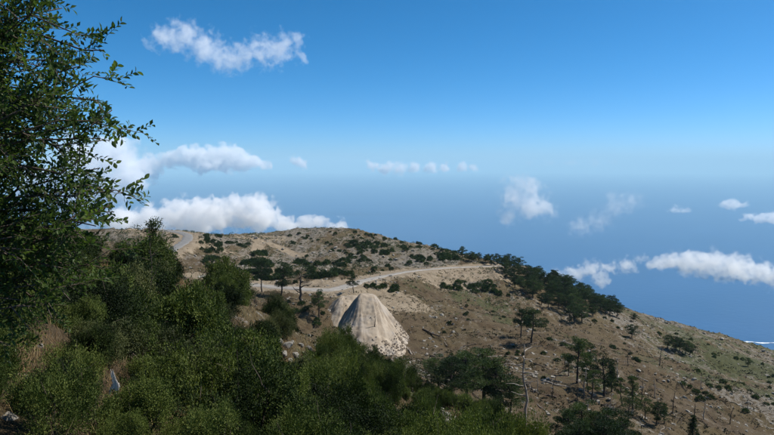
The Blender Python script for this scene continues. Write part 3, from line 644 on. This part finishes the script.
# ---------------------------------------------------------------- junipers dotted over the hill and slopes
g = np.random.default_rng(61)
def small_shrub(seed):
    g = np.random.default_rng(seed); n = 420; d = unit(n, g); d[:, 2] = np.abs(d[:, 2]); r = g.uniform(0.55, 1.0, n) * (1 + 0.3 * np.sin(d[:, 0] * 5 + seed) * np.sin(d[:, 1] * 4 + seed))
    P = d * r[:, None] * np.array([1, 1, 0.8]); V, F = leaf_quads(P, nrm(d + unit(n, g) * 0.7), unit(n, g), g.uniform(0.2, 0.4, n), g.uniform(0.12, 0.24, n)); return mesh_np('juniper', V, F, [M['shrub_far']])
SMALL = [small_shrub(i) for i in range(4)]
AREAS = [ # polygon in the photograph, number, size range, label, group
 ([(285,234),(350,231),(400,240),(440,248),(490,262),(440,266),(400,268),(360,275),(330,268),(290,250)], 110, (0.7, 1.6), 'small dark juniper dotting the rocky hilltop above the pale road', 'junipers on the rocky hilltop'),
 ([(345,240),(400,240),(440,248),(480,260),(440,263),(400,258),(360,252)], 45, (1.2, 2.2), 'dark bushy juniper in the band under the skyline of the hill', 'junipers under the hill skyline'),
 ([(195,240),(245,242),(275,262),(262,275),(235,272),(205,255)], 40, (0.8, 1.7), 'low juniper on the stony flank between the two roads', 'junipers between the roads'),
 ([(228,252),(265,255),(272,268),(240,268)], 16, (1.5, 2.6), 'large dark juniper clump in the hollow beside the dirt track', 'junipers in the hollow by the track'),
 ([(295,262),(350,262),(352,276),(320,280),(296,276)], 26, (1.2, 2.4), 'dark juniper crowding the dip just above the road bend', 'junipers above the road bend'),
 ([(358,284),(400,288),(398,293),(362,291)], 12, (0.9, 1.6), 'juniper growing on the bank right below the pale road', 'junipers on the bank below the road'),
 ([(430,280),(470,276),(500,280),(505,295),(470,292),(440,288)], 22, (1.0, 2.0), 'dark juniper on the slope below the road, short of the wood', 'junipers below the road end'),
 ([(500,290),(640,320),(774,365),(774,420),(690,400),(560,350),(480,310)], 60, (0.5, 1.1), 'low olive bush on the open seaward slope', 'low bushes on the seaward slope'),
 ([(400,300),(500,300),(560,330),(560,380),(500,380),(430,350),(405,335)], 26, (0.35, 0.8), 'little bush on the brown slope strewn with logs', 'little bushes on the log strewn slope'),
 ([(198,250),(262,258),(300,284),(250,282),(205,266)], 55, (0.8, 1.9), 'dark round bush on the stony flat between the thicket and the pale road', 'bushes behind the thicket'),
 ([(330,296),(336,310),(318,330),(296,318),(270,296),(300,296)], 16, (0.5, 1.1), 'small scrubby bush on the bare ground beside the earth heap', 'bushes beside the earth heap'),
 ([(140,231),(240,238),(240,241),(190,240),(140,233)], 10, (1.0, 1.8), 'dark shrub at the verge of the upper road', 'shrubs at the upper road verge'),
]
for poly, n, (s0, s1), lab, grp in AREAS:
    xs_ = [p[0] for p in poly]; ys_ = [p[1] for p in poly]; k = 0
    for it in range(n * 12):
        px, py = g.uniform(min(xs_), max(xs_)), g.uniform(min(ys_), max(ys_))
        if not in_poly(px, py, poly): continue
        p = hit(px, py, 70)
        if p is None: continue
        d1 = min(line_dist(np.array([p[0]]), np.array([p[1]]), L)[0][0] for L in (ROAD_MAIN, ROAD_UP))
        if d1 < 5.5: continue
        if fbm(np.array([p[0]]), np.array([p[1]]), 24, 2)[0] < -0.15: continue
        r = g.uniform(s0, s1); o = link('juniper_shrub' if 'juniper' in lab else 'low_bush', SMALL[k % 4], None, p, (0, 0, g.uniform(0, 6.28)), (r, r * g.uniform(0.7, 1.0), r * g.uniform(0.85, 1.35))); tag(o, lab, 'shrub' if 'juniper' in lab else 'bush', grp); k += 1
        if k >= n: break

# ---------------------------------------------------------------- the broadleaf tree beside the viewpoint
def build_tree():
    g = np.random.default_rng(77); tx, ty = -4.75, 4.9; tz = float(height(np.array([tx]), np.array([ty]))[0])
    root = bpy.data.objects.new('broadleaf_tree', None); C.objects.link(root); root.location = (tx, ty, tz)
    tag(root, 'leafy dark green broadleaf tree reaching past the near thicket into the sky', 'tree')
    o0 = np.array([tx, ty, tz]); top = np.array([tx + 0.3, ty + 0.1, 3.4]); tr = bend_line(o0 - [0, 0, 0.4], top, 12, 0.04, g)
    ge = Geo(); ge.add(*tube(tr - o0, np.linspace(0.13, 0.03, 12), 9)); link('trunk', ge.mesh('trunk', [M['bark']], True), root)
    ends = [(62,8,4.6),(50,-25,4.7),(40,-60,4.8),(104,50,4.3),(94,76,4.5),(72,32,4.2),(112,110,4.2),(104,140,4.5),(110,126,4.4),(96,100,4.7),(100,168,4.6),(116,190,4.3),(110,205,4.2),(114,212,4.5),(100,215,4.7),(84,240,4.4),(96,226,4.1),
            (60,120,4.0),(50,60,4.0),(40,180,4.0),(50,225,4.1),(62,268,4.4),(30,250,3.9),(20,300,4.2),(52,318,4.5),(10,345,4.6),(20,20,4.1),(20,110,3.9),(70,190,5.2),(66,90,5.3),(36,30,5.4),(30,150,5.3),(5,210,4.4),(0,60,4.6),(-20,140,4.2),(-30,20,4.5),(-40,240,4.3),(40,-20,5.2),(15,-30,4.6),(74,62,5.0),(86,130,5.1),(80,160,4.2),(88,185,4.4),(76,215,4.2),(80,66,4.6),(48,15,4.3),(74,110,4.4),(50,90,4.6),(30,70,4.4),(45,150,4.5),(20,170,4.5),(40,205,4.6),(10,130,4.6),(10,90,4.3),(15,240,4.7),(45,250,4.7),(75,255,4.6),(110,250,4.9),(35,285,4.4),(5,280,4.4),(70,300,4.7),(30,330,4.3)]
    limbs = [at(*e) for e in ends]
    for i in range(16):   # the sides of the crown away from the view
        a = g.uniform(math.pi * 0.35, math.pi * 1.75); L = g.uniform(1.2, 2.2); limbs.append(np.array([tx + L * math.cos(a), ty + L * math.sin(a), g.uniform(0.3, 3.6)]))
    bases, dirs = [], []; tw = Geo(); limb_obj = []; owner = []
    for li, e in enumerate(limbs):
        hz = np.clip(e[2] - g.uniform(0.5, 1.1), tz + 0.5, 3.2); k = np.argmin(np.abs(tr[:, 2] - hz)); P = bend_line(tr[k], e, 12, 0.10, g, 0.22)
        lg = Geo(); lg.add(*tube(P - o0, np.linspace(0.024, 0.004, 12), 5)); limb_obj.append(link('branch', lg.mesh('branch', [M['bark']], True), root))
        L = np.linalg.norm(e - tr[k]); T = nrm(np.gradient(P, axis=0)); visible = li < len(ends)
        nsub = 16 if visible else 9
        for s_ in range(nsub):
            f = 0.28 + 0.74 * (s_ + g.uniform(0, 1)) / nsub; f = min(f, 1.0); ii = int(f * 11); p0 = P[ii]; d = nrm(T[ii] * 0.9 + unit(1, g)[0] * 0.85 + np.array([0, 0, 0.15])); sl = g.uniform(0.22, 0.5) * (1.1 - 0.45 * f)
            Q = bend_line(p0, p0 + d * sl, 5, 0.06, g); tw.add(*tube(Q - o0, np.linspace(0.005, 0.0018, 5), 3))
            for t_ in range(5 if visible else 3):
                q0 = Q[1 + t_ % 4]; dd = nrm(d * 0.8 + unit(1, g)[0] * 0.8); ll = g.uniform(0.08, 0.2); nl = int(ll / 0.016); 
                tt = np.linspace(0.1, 1, nl)[:, None]; B = q0 + dd * ll * tt; side = nrm(np.cross(dd, unit(1, g)[0])); sg = np.where(np.arange(nl) % 2, 1.0, -1.0)[:, None]
                bases.append(B); owner += [li] * nl; dirs.append(nrm(dd * 0.7 + side * sg * 0.8 + 0.25 * unit(nl, g) + np.array([0, 0, 0.1])))
                tw.add(*tube(np.array([q0, q0 + dd * ll * 0.5, q0 + dd * ll]) - o0, [0.002, 0.0016, 0.001], 3))
    link('twigs', tw.mesh('twigs', [M['bark']]), root)['kind'] = 'stuff'
    B = np.vstack(bases); Dr = np.vstack(dirs); n = len(B); nn = nrm(unit(n, g) * 0.7 + np.array([0, 0, 0.8])); ln = g.uniform(0.036, 0.058, n)
    px, py = project(B); edge = np.argsort(-(px - 0.0) + 1e6 * ((py < 5) | (py > 235) | (px > 145)))[:300]
    rest = np.ones(n, bool); rest[edge] = False
    V, F = leaf_quads(B[rest] - o0, Dr[rest], nn[rest], ln[rest], ln[rest] * 0.52); o = link('foliage', mesh_np('foliage', V, F, [M['tree_leaf']]), root); o['kind'] = 'stuff'
    bm = bmesh.new(); prof = [(0, 0.0), (0.18, 0.18), (0.42, 0.27), (0.7, 0.2), (1.0, 0.0)]
    mid = [bm.verts.new((x, 0, 0.06 * math.sin(x * 3.1))) for x, w in prof]
    for sgn in (1, -1):
        sd = [bm.verts.new((x, sgn * w, 0.06 * math.sin(x * 3.1) + 0.22 * w)) if w > 0 else mid[i] for i, (x, w) in enumerate(prof)]
        for i in range(4):
            vs_ = [mid[i], mid[i + 1], sd[i + 1], sd[i]]; vs_ = [v for j, v in enumerate(vs_) if v not in vs_[:j]]; bm.faces.new(vs_ if sgn < 0 else vs_[::-1])
    lm = bpy.data.meshes.new('leaf'); bm.to_mesh(lm); bm.free(); lm.materials.append(M['tree_leaf'])
    for i in edge:
        x = Vector(Dr[i]); z = Vector(nn[i]); y = z.cross(x).normalized(); z = x.cross(y)
        lf = bpy.data.objects.new('leaf', lm); C.objects.link(lf); lf.parent = limb_obj[owner[i]]
        m = Matrix((x, y, z)).transposed().to_4x4(); m.translation = Vector(B[i] - o0); lf.matrix_local = m @ Matrix.Diagonal((ln[i], ln[i], ln[i], 1))
    print('TREE LEAVES', n)
build_tree()

# a young tree above the thicket
def build_sapling():
    g = np.random.default_rng(8); b = at(150, 292, 24); b[2] = gz(b[0], b[1]); h = at(149, 224, 24)[2] - b[2]
    root = bpy.data.objects.new('young_tree', None); C.objects.link(root); root.location = b; tag(root, 'slender young tree with open leafy top rising above the thicket', 'tree')
    tr = bend_line(np.zeros(3) - [0, 0, .2], np.array([0.05, 0, h]), 9, 0.03, g); ge = Geo(); ge.add(*tube(tr, np.linspace(0.05, 0.008, 9), 6)); bs = []; ds = []
    for i in range(34):
        f = g.uniform(0.2, 1.0); p = np.array([np.interp(f, np.linspace(0, 1, 9), tr[:, k]) for k in range(3)]); d = nrm(np.array([g.normal(), g.normal(), 0.9])); L = (1.15 - 0.75 * f) * g.uniform(0.6, 1.1) * h / 3.2
        Q = bend_line(p, p + d * L, 5, 0.05, g); ge.add(*tube(Q, np.linspace(0.012, 0.003, 5), 4))
        m = 75; t = g.uniform(0.25, 1.05, m)[:, None]; bs.append(p + d * L * t + g.normal(0, 0.09, (m, 3))); ds.append(nrm(d + unit(m, g)))
    B = np.vstack(bs); Dd = np.vstack(ds); V, F = leaf_quads(B, Dd, nrm(unit(len(B), g) + [0, 0, 0.6]), g.uniform(0.05, 0.09, len(B)), 0.04)
    link('trunk', ge.mesh('trunk', [M['bark']]), root); link('crown', mesh_np('crown', V, F, [M['shrub_green']]), root)
build_sapling()

# ---------------------------------------------------------------- dead trees, logs, fallen branches
def dead_tree(base, h, lean, nb, seed, mat, label, bmax=0.3, rad=0.03):
    g = np.random.default_rng(seed); root = bpy.data.objects.new('dead_tree', None); C.objects.link(root); root.location = [float(v) for v in base]; tag(root, label, 'dead tree')
    tr = bend_line(np.array([0, 0, -0.4]), np.array([lean[0], lean[1], h]), 10, 0.05, g); ge = Geo(); ge.add(*tube(tr, np.linspace(rad, rad * 0.3, 10) * h, 7)); link('trunk', ge.mesh('trunk', [mat], True), root)
    for i in range(nb):
        f = 0.35 + 0.6 * (i + 0.5) / nb; p = np.array([np.interp(f, np.linspace(0, 1, 10), tr[:, k]) for k in range(3)]); a = g.uniform(0, 6.28) if i % 2 else g.choice([0.2, 2.9]) + g.normal(0, 0.3); L = h * g.uniform(bmax * 0.4, bmax)
        Q = bend_line(p, p + np.array([math.cos(a) * L, math.sin(a) * L, L * g.uniform(-0.1, 0.6)]), 5, 0.12, g); bg_ = Geo(); bg_.add(*tube(Q, np.linspace(rad * 0.45, rad * 0.12, 5) * h, 5)); link('branch', bg_.mesh('branch', [mat]), root)
b = hit(302, 303, 60); dead_tree(b, 31 / FPX * b[1], (-0.5, 0), 7, 3, M['charred_wood'], 'twisted dead tree with forked bare limbs beside the dark pines', 0.42, 0.055)
b = at(525, 436, 70); b[2] = gz(b[0], b[1]); dead_tree(b, at(522, 345, 70)[2] - b[2], (-0.3, 0), 11, 5, M['dead_wood'], 'tall bare dead trunk with pale broken branches below the brown slope', 0.26, 0.018)
b = at(585, 436, 78); b[2] = gz(b[0], b[1]); dead_tree(b, 48 / FPX * 78, (0.2, 0), 4, 9, M['dead_wood'], 'short dead trunk standing among the bushy pines', 0.15, 0.02)
b = at(692, 432, 105); b[2] = gz(b[0], b[1]); dead_tree(b, 32 / FPX * 105, (0.3, 0), 6, 12, M['charred_wood'], 'leaning dark dead tree on the lower seaward slope', 0.3)
b = hit(660, 366, 60); dead_tree(b, 20 / FPX * b[1], (0.3, 0), 5, 14, M['charred_wood'], 'small bare dead tree alone on the open seaward slope', 0.3)
b = mound_h(375, 327)
if b is not None: dead_tree(b, 12 / FPX * b[1], (0, 0), 2, 15, M['charred_wood'], 'dark bare trunk half buried in the earth heap', 0.06, 0.05)
b = at(172, 378, 12.5); b[2] = gz(b[0], b[1]); dead_tree(b, at(173, 330, 12.5)[2] - b[2], (0.05, 0), 5, 19, M['dead_wood'], 'thin pale bare sapling poking out of the dark thicket', 0.3, 0.008)
def log_mesh(seed, stubs=3):
    g = np.random.default_rng(seed); P = bend_line(np.array([-0.5, 0, 0]), np.array([0.5, 0, 0]), 8, 0.04, g); ge = Geo(); ge.add(*tube(P, np.linspace(0.035, 0.02, 8) * g.uniform(0.8, 1.2), 7))
    for i in range(stubs):
        p = P[g.integers(1, 7)]; d = nrm(np.array([g.normal(), g.normal(), abs(g.normal())])); ge.add(*tube(np.array([p, p + d * 0.06, p + d * 0.13 * g.uniform(0.5, 1.5)]), [0.012, 0.009, 0.004], 4))
    return ge
def on_slope(name, me, px, py, length, ang, label, cat, group=None, tmin=50, lift=0.03):
    p = hit(px, py, tmin)
    if p is None: return
    d = np.array([math.cos(ang), math.sin(ang)]) * length / 2; z0 = gz(*(p[:2] - d)); z1 = gz(*(p[:2] + d))
    o = link(name, me, None, (p[0], p[1], (z0 + z1) / 2 + lift * length), (0, -math.atan2(z1 - z0, length), ang), length); o.rotation_mode = 'XYZ'
    return tag(o, label, cat, group)
LOGS = [log_mesh(200 + i).mesh('log', [M[m]], True) for i, m in enumerate(['charred_wood', 'dead_wood', 'charred_wood', 'dead_wood'])]
for k, (px, py, L, a) in enumerate([(433,336,7.5,-0.75),(410,352,6.0,1.75),(430,356,6.5,1.95),(449,357,6.0,2.2),(470,346,4,0.4),(392,340,3.5,1.4),(544,370,5,-0.5),(556,386,5,-0.7),(500,330,4,0.2),(478,372,4,2.5)]):
    on_slope('fallen_log', LOGS[k % 4], px, py, L, a, 'fallen tree trunk lying on the bare brown slope', 'log', 'logs on the brown slope', lift=0.02)
b = at(514, 428, 47); b[2] = gz(b[0], b[1]) + 0.35; tag(link('split_log', LOGS[1], None, b, (0, 0.25, -0.35), 3.6), 'thick pale broken log at the lip of the near slope', 'log')
BR = []
for i in range(6):
    g2 = np.random.default_rng(300 + i); ge = Geo(); P = bend_line(np.array([-0.5, 0, 0]), np.array([0.5, 0, 0.05]), 7, 0.16, g2); ge.add(*tube(P, np.linspace(0.028, 0.008, 7), 5))
    for j in range(4):
        p = P[g2.integers(1, 6)]; e = p + np.array([g2.uniform(-0.1, 0.3), g2.normal(0, 0.2), g2.uniform(0.02, 0.3)]); ge.add(*tube(bend_line(p, e, 4, 0.1, g2), np.linspace(0.014, 0.004, 4), 4))
    BR.append(ge.mesh('fallen_branch', [M['dead_wood'] if i % 3 == 0 else M['charred_wood']]))
g = np.random.default_rng(41)
for k in range(95):
    if k < 62: px, py = g.uniform(600, 774), g.uniform(360, 434); py = max(py, 330 + (px - 600) * 0.28)
    else: px, py = g.uniform(410, 600), g.uniform(315, 400)
    lab = 'dead fallen branch on the dry lower seaward slope' if k < 62 else 'dead fallen branch among the logs on the brown slope'
    on_slope('fallen_branch', BR[k % 6], px, py, g.uniform(1.6, 4.5), g.uniform(0, 6.28), lab, 'branch', 'fallen branches on the seaward slope' if k < 62 else 'fallen branches on the brown slope', lift=0.02)

# ---------------------------------------------------------------- rocks
def rock_mesh(seed, sub=2):
    bm = bmesh.new(); bmesh.ops.create_icosphere(bm, subdivisions=sub, radius=0.5); rs = random.Random(seed); ks = [(Vector((rs.gauss(0, 1), rs.gauss(0, 1), rs.gauss(0, 1))).normalized(), rs.uniform(0.22, 0.42)) for _ in range(9)]
    for v in bm.verts:
        for n, d in ks:
            q = v.co.dot(n) - d
            if q > 0: v.co -= n * q
        v.co *= 1 + rs.uniform(-0.05, 0.05)
    me = bpy.data.meshes.new('rock'); bm.to_mesh(me); bm.free(); me.materials.append(M['rock']); return me
ROCKS = [rock_mesh(i) for i in range(6)]
def rock(px, py, wpx, label, group, tmin=5, D=None, hs=0.7):
    if D is None: p = hit(px, py, tmin)
    else: p = at(px, py, D); p[2] = gz(p[0], p[1])
    if p is None: return
    s_ = wpx / FPX * p[1]; o = link('rock', ROCKS[random.randrange(6)], None, p + np.array([0, 0, s_ * 0.12]), (random.uniform(-.3, .3), random.uniform(-.3, .3), random.uniform(0, 6.28)), (s_ * 1.2, s_ * 0.9, s_ * hs)); tag(o, label, 'rock', group)
for px, py, w in [(271,338,11),(278,343,13),(287,348,13),(284,356,11),(300,346,9),(308,350,9),(320,352,10),(296,358,11),(277,350,8),(331,355,8),(312,357,7),(292,343,6),(303,355,6),(316,347,6),(326,358,6),(290,362,7)]:
    rock(px, py, w, 'pale limestone boulder in the outcrop among dry grass above the thicket', 'boulders of the thicket outcrop')
for px, py, w in [(446,418,14),(452,424,16),(458,430,15),(440,412,9),(464,434,12)]:
    rock(px, py, w, 'pale limestone boulder between green bushes at the lip of the near slope', 'boulders at the near slope lip')
for px, py, w in [(22,378,11),(40,348,7),(30,398,10),(12,352,8),(75,340,6),(82,388,12),(15,330,6),(52,356,5)]:
    rock(px, py, w, 'pale stone on the dry ground under the leafy tree', 'stones under the leafy tree')
g = np.random.default_rng(99)
for k in range(120):   # boulders one can pick out on hill and flank
    if k < 60: px, py = g.uniform(200, 420), g.uniform(234, 285)
    else: px, py = g.uniform(500, 774), g.uniform(280, 420); py = max(py, 275 + (px - 500) * 0.29)
    rock(px, py, g.uniform(2.5, 5.0), 'pale boulder on the rocky hilltop' if k < 60 else 'pale boulder on the seaward slope', 'boulders on the rocky hilltop' if k < 60 else 'boulders on the seaward slope', 90, hs=0.55)
# small stones nobody could count
def stones():
    g = np.random.default_rng(17); n = 6500
    base = np.array([(1, 0.2, 0), (0.1, 1, 0), (-1, -0.1, 0), (0, -1, 0), (0.6, 0.1, 0.55), (-0.1, 0.6, 0.65), (-0.6, 0, 0.5), (0.1, -0.55, 0.6)], float); fc = np.array([(0, 1, 5, 4), (1, 2, 6, 5), (2, 3, 7, 6), (3, 0, 4, 7), (4, 5, 6, 7)])
    r = np.concatenate([g.uniform(60, 420, n - 1200), g.uniform(5, 60, 1200)]); a = g.uniform(-0.62, 0.62, n); x = r * np.sin(a); y = r * np.cos(a)
    m = fbm(x - 0.5 * y, y * 0.35 + x * 0.6, 38, 4) + 0.4 * g.uniform(-1, 1, n) > 0.12; x, y, r = x[m], y[m], r[m]; n = len(x); z = hfast(x, y)
    s_ = np.where(r > 60, g.uniform(0.15, 0.75, n) ** 1.4 + 0.12, g.uniform(0.03, 0.11, n)); th = g.uniform(0, 6.28, n); c, s2 = np.cos(th), np.sin(th)
    Bv = base[None] * g.uniform(0.65, 1.35, (n, 8, 3)) * s_[:, None, None]; X = Bv[..., 0] * c[:, None] - Bv[..., 1] * s2[:, None]; Y = Bv[..., 0] * s2[:, None] + Bv[..., 1] * c[:, None]
    V = np.stack([X + x[:, None], Y + y[:, None], Bv[..., 2] - 0.15 * s_[:, None] + z[:, None]], -1).reshape(-1, 3)
    T = (np.arange(n)[:, None, None] * 8 + fc[None]).reshape(-1, 4)
    tag(link('stones', mesh_np('stones', V, T, [M['rock']])), 'loose pale stones strewn over the dry ground', None, None, 'stuff')
stones()
def dry_grass():
    g = np.random.default_rng(23); n = 20000
    r = np.concatenate([g.uniform(4.5, 60, 14000), g.uniform(60, 300, n - 14000)]); a = g.uniform(-0.66, 0.62, n); x = r * np.sin(a); y = r * np.cos(a)
    m = fbm(x, y, np.where(r < 60, 4.0, 25.0), 3) + 0.35 * g.uniform(-1, 1, n) > -0.02; x, y, r = x[m], y[m], r[m]; n = len(x); k = 9
    bx = np.repeat(x, k) + g.normal(0, 0.08, n * k) * np.repeat(np.where(r < 60, 1, 3.0), k); by = np.repeat(y, k) + g.normal(0, 0.08, n * k) * np.repeat(np.where(r < 60, 1, 3.0), k); bz = hfast(bx, by) - 0.02
    D = nrm(np.stack([g.normal(0, 0.4, n * k), g.normal(0, 0.4, n * k), np.ones(n * k)], 1)); L = g.uniform(0.10, 0.34, n * k); W_ = np.interp(np.repeat(r, k), [5, 20, 60, 200], [0.004, 0.008, 0.03, 0.07])
    V, F = leaf_quads(np.stack([bx, by, bz], 1), D, unit(n * k, g), L, W_, 0.0)
    tag(link('dry_grass', mesh_np('dry_grass', V, F, [M['straw']])), 'dry straw coloured grass tufts on the slopes', None, None, 'stuff')
dry_grass()

# ---------------------------------------------------------------- torn white plastic caught in the thicket
def plastic():
    g = np.random.default_rng(2); c = at(115, 392, 6.3); n, m = 16, 22; V = []
    for j in range(m):
        v = j / (m - 1)
        for i in range(n):
            u = i / (n - 1) - 0.5; w = 0.035 + 0.10 * v
            w *= 0.8 + 0.35 * math.sin(v * 9 + (2 if u > 0 else 0)) * (0.4 + v) * 0.6 + 0.12 * g.uniform(-1, 1) * (abs(u) > 0.4); V.append((u * w + 0.03 * v - 0.02, 0.006 * math.sin(u * 19 + v * 3) * (0.3 + v) + 0.012 * math.sin(v * 4), 0.23 * (1 - v) + 0.03 * g.uniform(-1, 1) * (v > 0.95) + 0.02 * math.sin(u * 9 + 3 * v)))
    F = [(j * n + i, j * n + i + 1, (j + 1) * n + i + 1, (j + 1) * n + i) for j in range(m - 1) for i in range(n - 1)]
    t = NT('thin_white_plastic'); p = t.objco(); t.done((0.82, 0.79, 0.74), 0.45, t.bump(t.noise(p, 30, 4, 0.6), 0.6, 0.02), 0.5)
    tr = t.new('ShaderNodeBsdfTranslucent'); tr.inputs[0].default_value = (0.86, 0.83, 0.78, 1); mx = t.new('ShaderNodeMixShader'); mx.inputs[0].default_value = 0.45; t.l.new(t.b.outputs[0], mx.inputs[1]); t.l.new(tr.outputs[0], mx.inputs[2]); t.l.new(mx.outputs[0], t.out.inputs['Surface'])
    o = link('plastic_sheet', mesh_np('plastic_sheet', V, F, [t.m], True), None, c); sd = o.modifiers.new('s', 'SOLIDIFY'); sd.thickness = 0.002
    tag(o, 'torn strip of white plastic snagged on the dark shrubs', 'plastic')
plastic()

# ---------------------------------------------------------------- surf along the far shore
def surf():
    V = []; F = []; n = 120
    for i in range(n):
        a = R(26 + 16 * i / (n - 1)); rc = float(coast_r(np.array(a))) + 190
        w = 7 + 4 * math.sin(i * 0.7) + 2 * math.sin(i * 2.3); rc += 8 * math.sin(i * 0.5)
        for q in (rc - w, rc + w): V.append((q * math.sin(a), q * math.cos(a), SEA_Z - q * q / 2 / 6371000 * 0.86 + 1.2))
        if i: F.append((2 * i - 2, 2 * i - 1, 2 * i + 1, 2 * i))
    t = NT('sea_foam'); t.done((0.8, 0.82, 0.84), 0.7)
    tag(link('surf', mesh_np('surf', V, F, [t.m])), 'thin white line of surf at the distant shore', None, None, 'structure')
surf()

# ---------------------------------------------------------------- low ground scrub: cushions and tufts nobody could count
def ground_scrub():
    t = NT('scrub_tufts'); n = t.noise(t.pos(), 0.35, 4, 0.7); c = t.ramp(n, [(0.32, (0.030, 0.036, 0.017)), (0.5, (0.070, 0.066, 0.032)), (0.7, (0.16, 0.130, 0.072))]); m = t.done(c, 0.85, None, 0.2)
    g = np.random.default_rng(71); n = 60000; r = 55 * (420 / 55) ** (g.uniform(0, 1, n) ** 0.75); a = g.uniform(-0.60, 0.66, n); x = r * np.sin(a); y = r * np.cos(a)
    keep = fbm(x * 0.8 + y * 0.5, y - x * 0.3, 16, 4) + 0.45 * g.uniform(-1, 1, n) > 0.06
    for L in (ROAD_MAIN, ROAD_UP, TRACK, TRACK2): keep &= line_dist(x, y, L)[0] > 4.5
    x, y, r = x[keep], y[keep], r[keep]; n = len(x); k = 7; s_ = g.uniform(0.10, 0.46, n) ** 1.2 * np.interp(r, [60, 300], [0.9, 1.5])
    d = unit(n * k, g); d[:, 2] = np.abs(d[:, 2]); S = np.repeat(s_, k); bx = np.repeat(x, k) + d[:, 0] * S * 0.6; by = np.repeat(y, k) + d[:, 1] * S * 0.6; bz = hfast(bx, by) + d[:, 2] * S * 0.15
    V, F = leaf_quads(np.stack([bx, by, bz], 1), nrm(d + np.array([0, 0, 0.5])), unit(n * k, g), S * g.uniform(0.6, 1.3, n * k), S * 0.6, 0.1)
    tag(link('ground_scrub', mesh_np('ground_scrub', V, F, [m])), 'low dry scrub tufts scattered over the open slopes', None, None, 'stuff')
    print('SCRUB', n)
ground_scrub()
def hill_scrub():
    g = np.random.default_rng(73); n = 5200; x = g.uniform(-140, 110, n); y = g.uniform(225, 410, n)
    keep = (fbm(x, y * 0.7, 28, 3) + 0.4 * g.uniform(-1, 1, n) > 0.0) & (x < 60 + 0.2 * (y - 250))
    for L in (ROAD_MAIN, ROAD_UP, TRACK, TRACK2): keep &= line_dist(x, y, L)[0] > 5
    x, y = x[keep], y[keep]; n = len(x); k = 26; s_ = g.uniform(0.25, 1.0, n); d = unit(n * k, g); d[:, 2] = np.abs(d[:, 2]); S = np.repeat(s_, k)
    B = np.stack([np.repeat(x, k), np.repeat(y, k), np.repeat(hfast(x, y), k)], 1) + d * S[:, None] * np.array([0.9, 0.9, 0.9]); V, F = leaf_quads(B, nrm(d + 0.6 * unit(n * k, g)), unit(n * k, g), S * 0.5, S * 0.34)
    tag(link('hill_scrub', mesh_np('hill_scrub', V, F, [M['shrub_far']])), 'tiny dark green scrub dots sprinkled over the rocky hill', None, None, 'stuff')
hill_scrub()
# dry grass standing thick in the openings of the thicket
def opening_grass():
    g = np.random.default_rng(29); pts = []
    for gx, gy, a, b in GAPS:
        for i in range(int(10 + a * b * 0.07)):
            th = g.uniform(0, 6.28); q = math.sqrt(g.uniform(0, 1)) * 1.15; p = hit(gx + a * q * math.cos(th), gy + b * q * math.sin(th), 4, 70)
            if p is not None: pts.append(p)
    P = np.array(pts); D = P[:, 1]; n = len(P); k = 26; sp = np.repeat(np.interp(D, [6, 45], [0.06, 0.22]), k); X = np.repeat(P[:, 0], k) + g.normal(0, 1, n * k) * sp; Y = np.repeat(P[:, 1], k) + g.normal(0, 1, n * k) * sp
    Dr = nrm(np.stack([g.normal(0, 0.45, n * k), g.normal(0, 0.45, n * k), np.ones(n * k)], 1)); W_ = np.repeat(np.interp(D, [6, 45], [0.004, 0.022]), k)
    V, F = leaf_quads(np.stack([X, Y, hfast(X, Y) - 0.03], 1), Dr, unit(n * k, g), g.uniform(0.15, 0.5, n * k) * np.repeat(np.interp(D, [6, 45], [0.35, 1.1]), k), W_, 0.0)
    t = NT('russet_grass'); nz = t.noise(t.pos(), 0.7, 4, 0.6); m = t.done(t.ramp(nz, [(0.3, (0.13, 0.070, 0.030)), (0.5, (0.24, 0.155, 0.068)), (0.7, (0.34, 0.26, 0.12))]), 0.8, None, 0.2)
    tag(link('tall_dry_grass', mesh_np('tall_dry_grass', V, F, [m])), 'tall russet dry grass in the openings of the thicket', None, None, 'stuff')
opening_grass()
SNAG = []
for i in range(4):
    g2 = np.random.default_rng(400 + i); ge = Geo(); tr = bend_line(np.array([0, 0, -0.05]), np.array([g2.normal(0, 0.08), g2.normal(0, 0.08), 1.0]), 8, 0.05, g2); ge.add(*tube(tr, np.linspace(0.028, 0.008, 8), 6)); bbs = []; mt = M['dead_wood'] if i % 2 else M['charred_wood']
    for j in range(5):
        p = tr[g2.integers(3, 8)]; e = p + np.array([g2.normal(0, 0.16), g2.normal(0, 0.16), g2.uniform(0, 0.18)]); bb = Geo(); bb.add(*tube(bend_line(p, e, 4, 0.1, g2), np.linspace(0.012, 0.003, 4), 4)); bbs.append(bb.mesh('branch', [mt]))
    SNAG.append((ge.mesh('trunk', [mt], True), *bbs))
for k, (px, py, hp) in enumerate([(566,372,22),(583,398,30),(596,376,20),(618,382,24),(640,404,26),(655,398,20),(672,414,24),(704,420,22),(552,398,24),(538,392,20),(575,410,30),(610,420,26),(730,424,20),(748,410,16),(628,366,16),(700,390,14),(508,372,18)]):
    p = hit(px, py, 50)
    if p is None: continue
    q = hp / FPX * p[1]; plant('dead_tree', SNAG[k % 4], p, q, 'bare standing dead trunk among the pines and fallen branches of the lower slope', 'dead tree', 'dead trunks on the lower slope', ('trunk',) + ('branch',) * 5)
for k in range(60):
    px, py = g.uniform(540, 774), g.uniform(330, 434); py = max(py, 318 + (px - 540) * 0.24)
    on_slope('fallen_branch', BR[k % 6], px, py, g.uniform(1.2, 3.5), g.uniform(0, 6.28), 'dead fallen branch on the dry lower seaward slope', 'branch', 'fallen branches on the seaward slope', lift=0.02)
for k in range(34):
    px, py = g.uniform(405, 640), g.uniform(318, 412)
    on_slope('fallen_log', LOGS[1 if k % 3 else 0], px, py, g.uniform(2.2, 5.0), g.uniform(0, 3.14), 'fallen tree trunk lying on the bare brown slope', 'log', 'logs on the brown slope', lift=0.02)
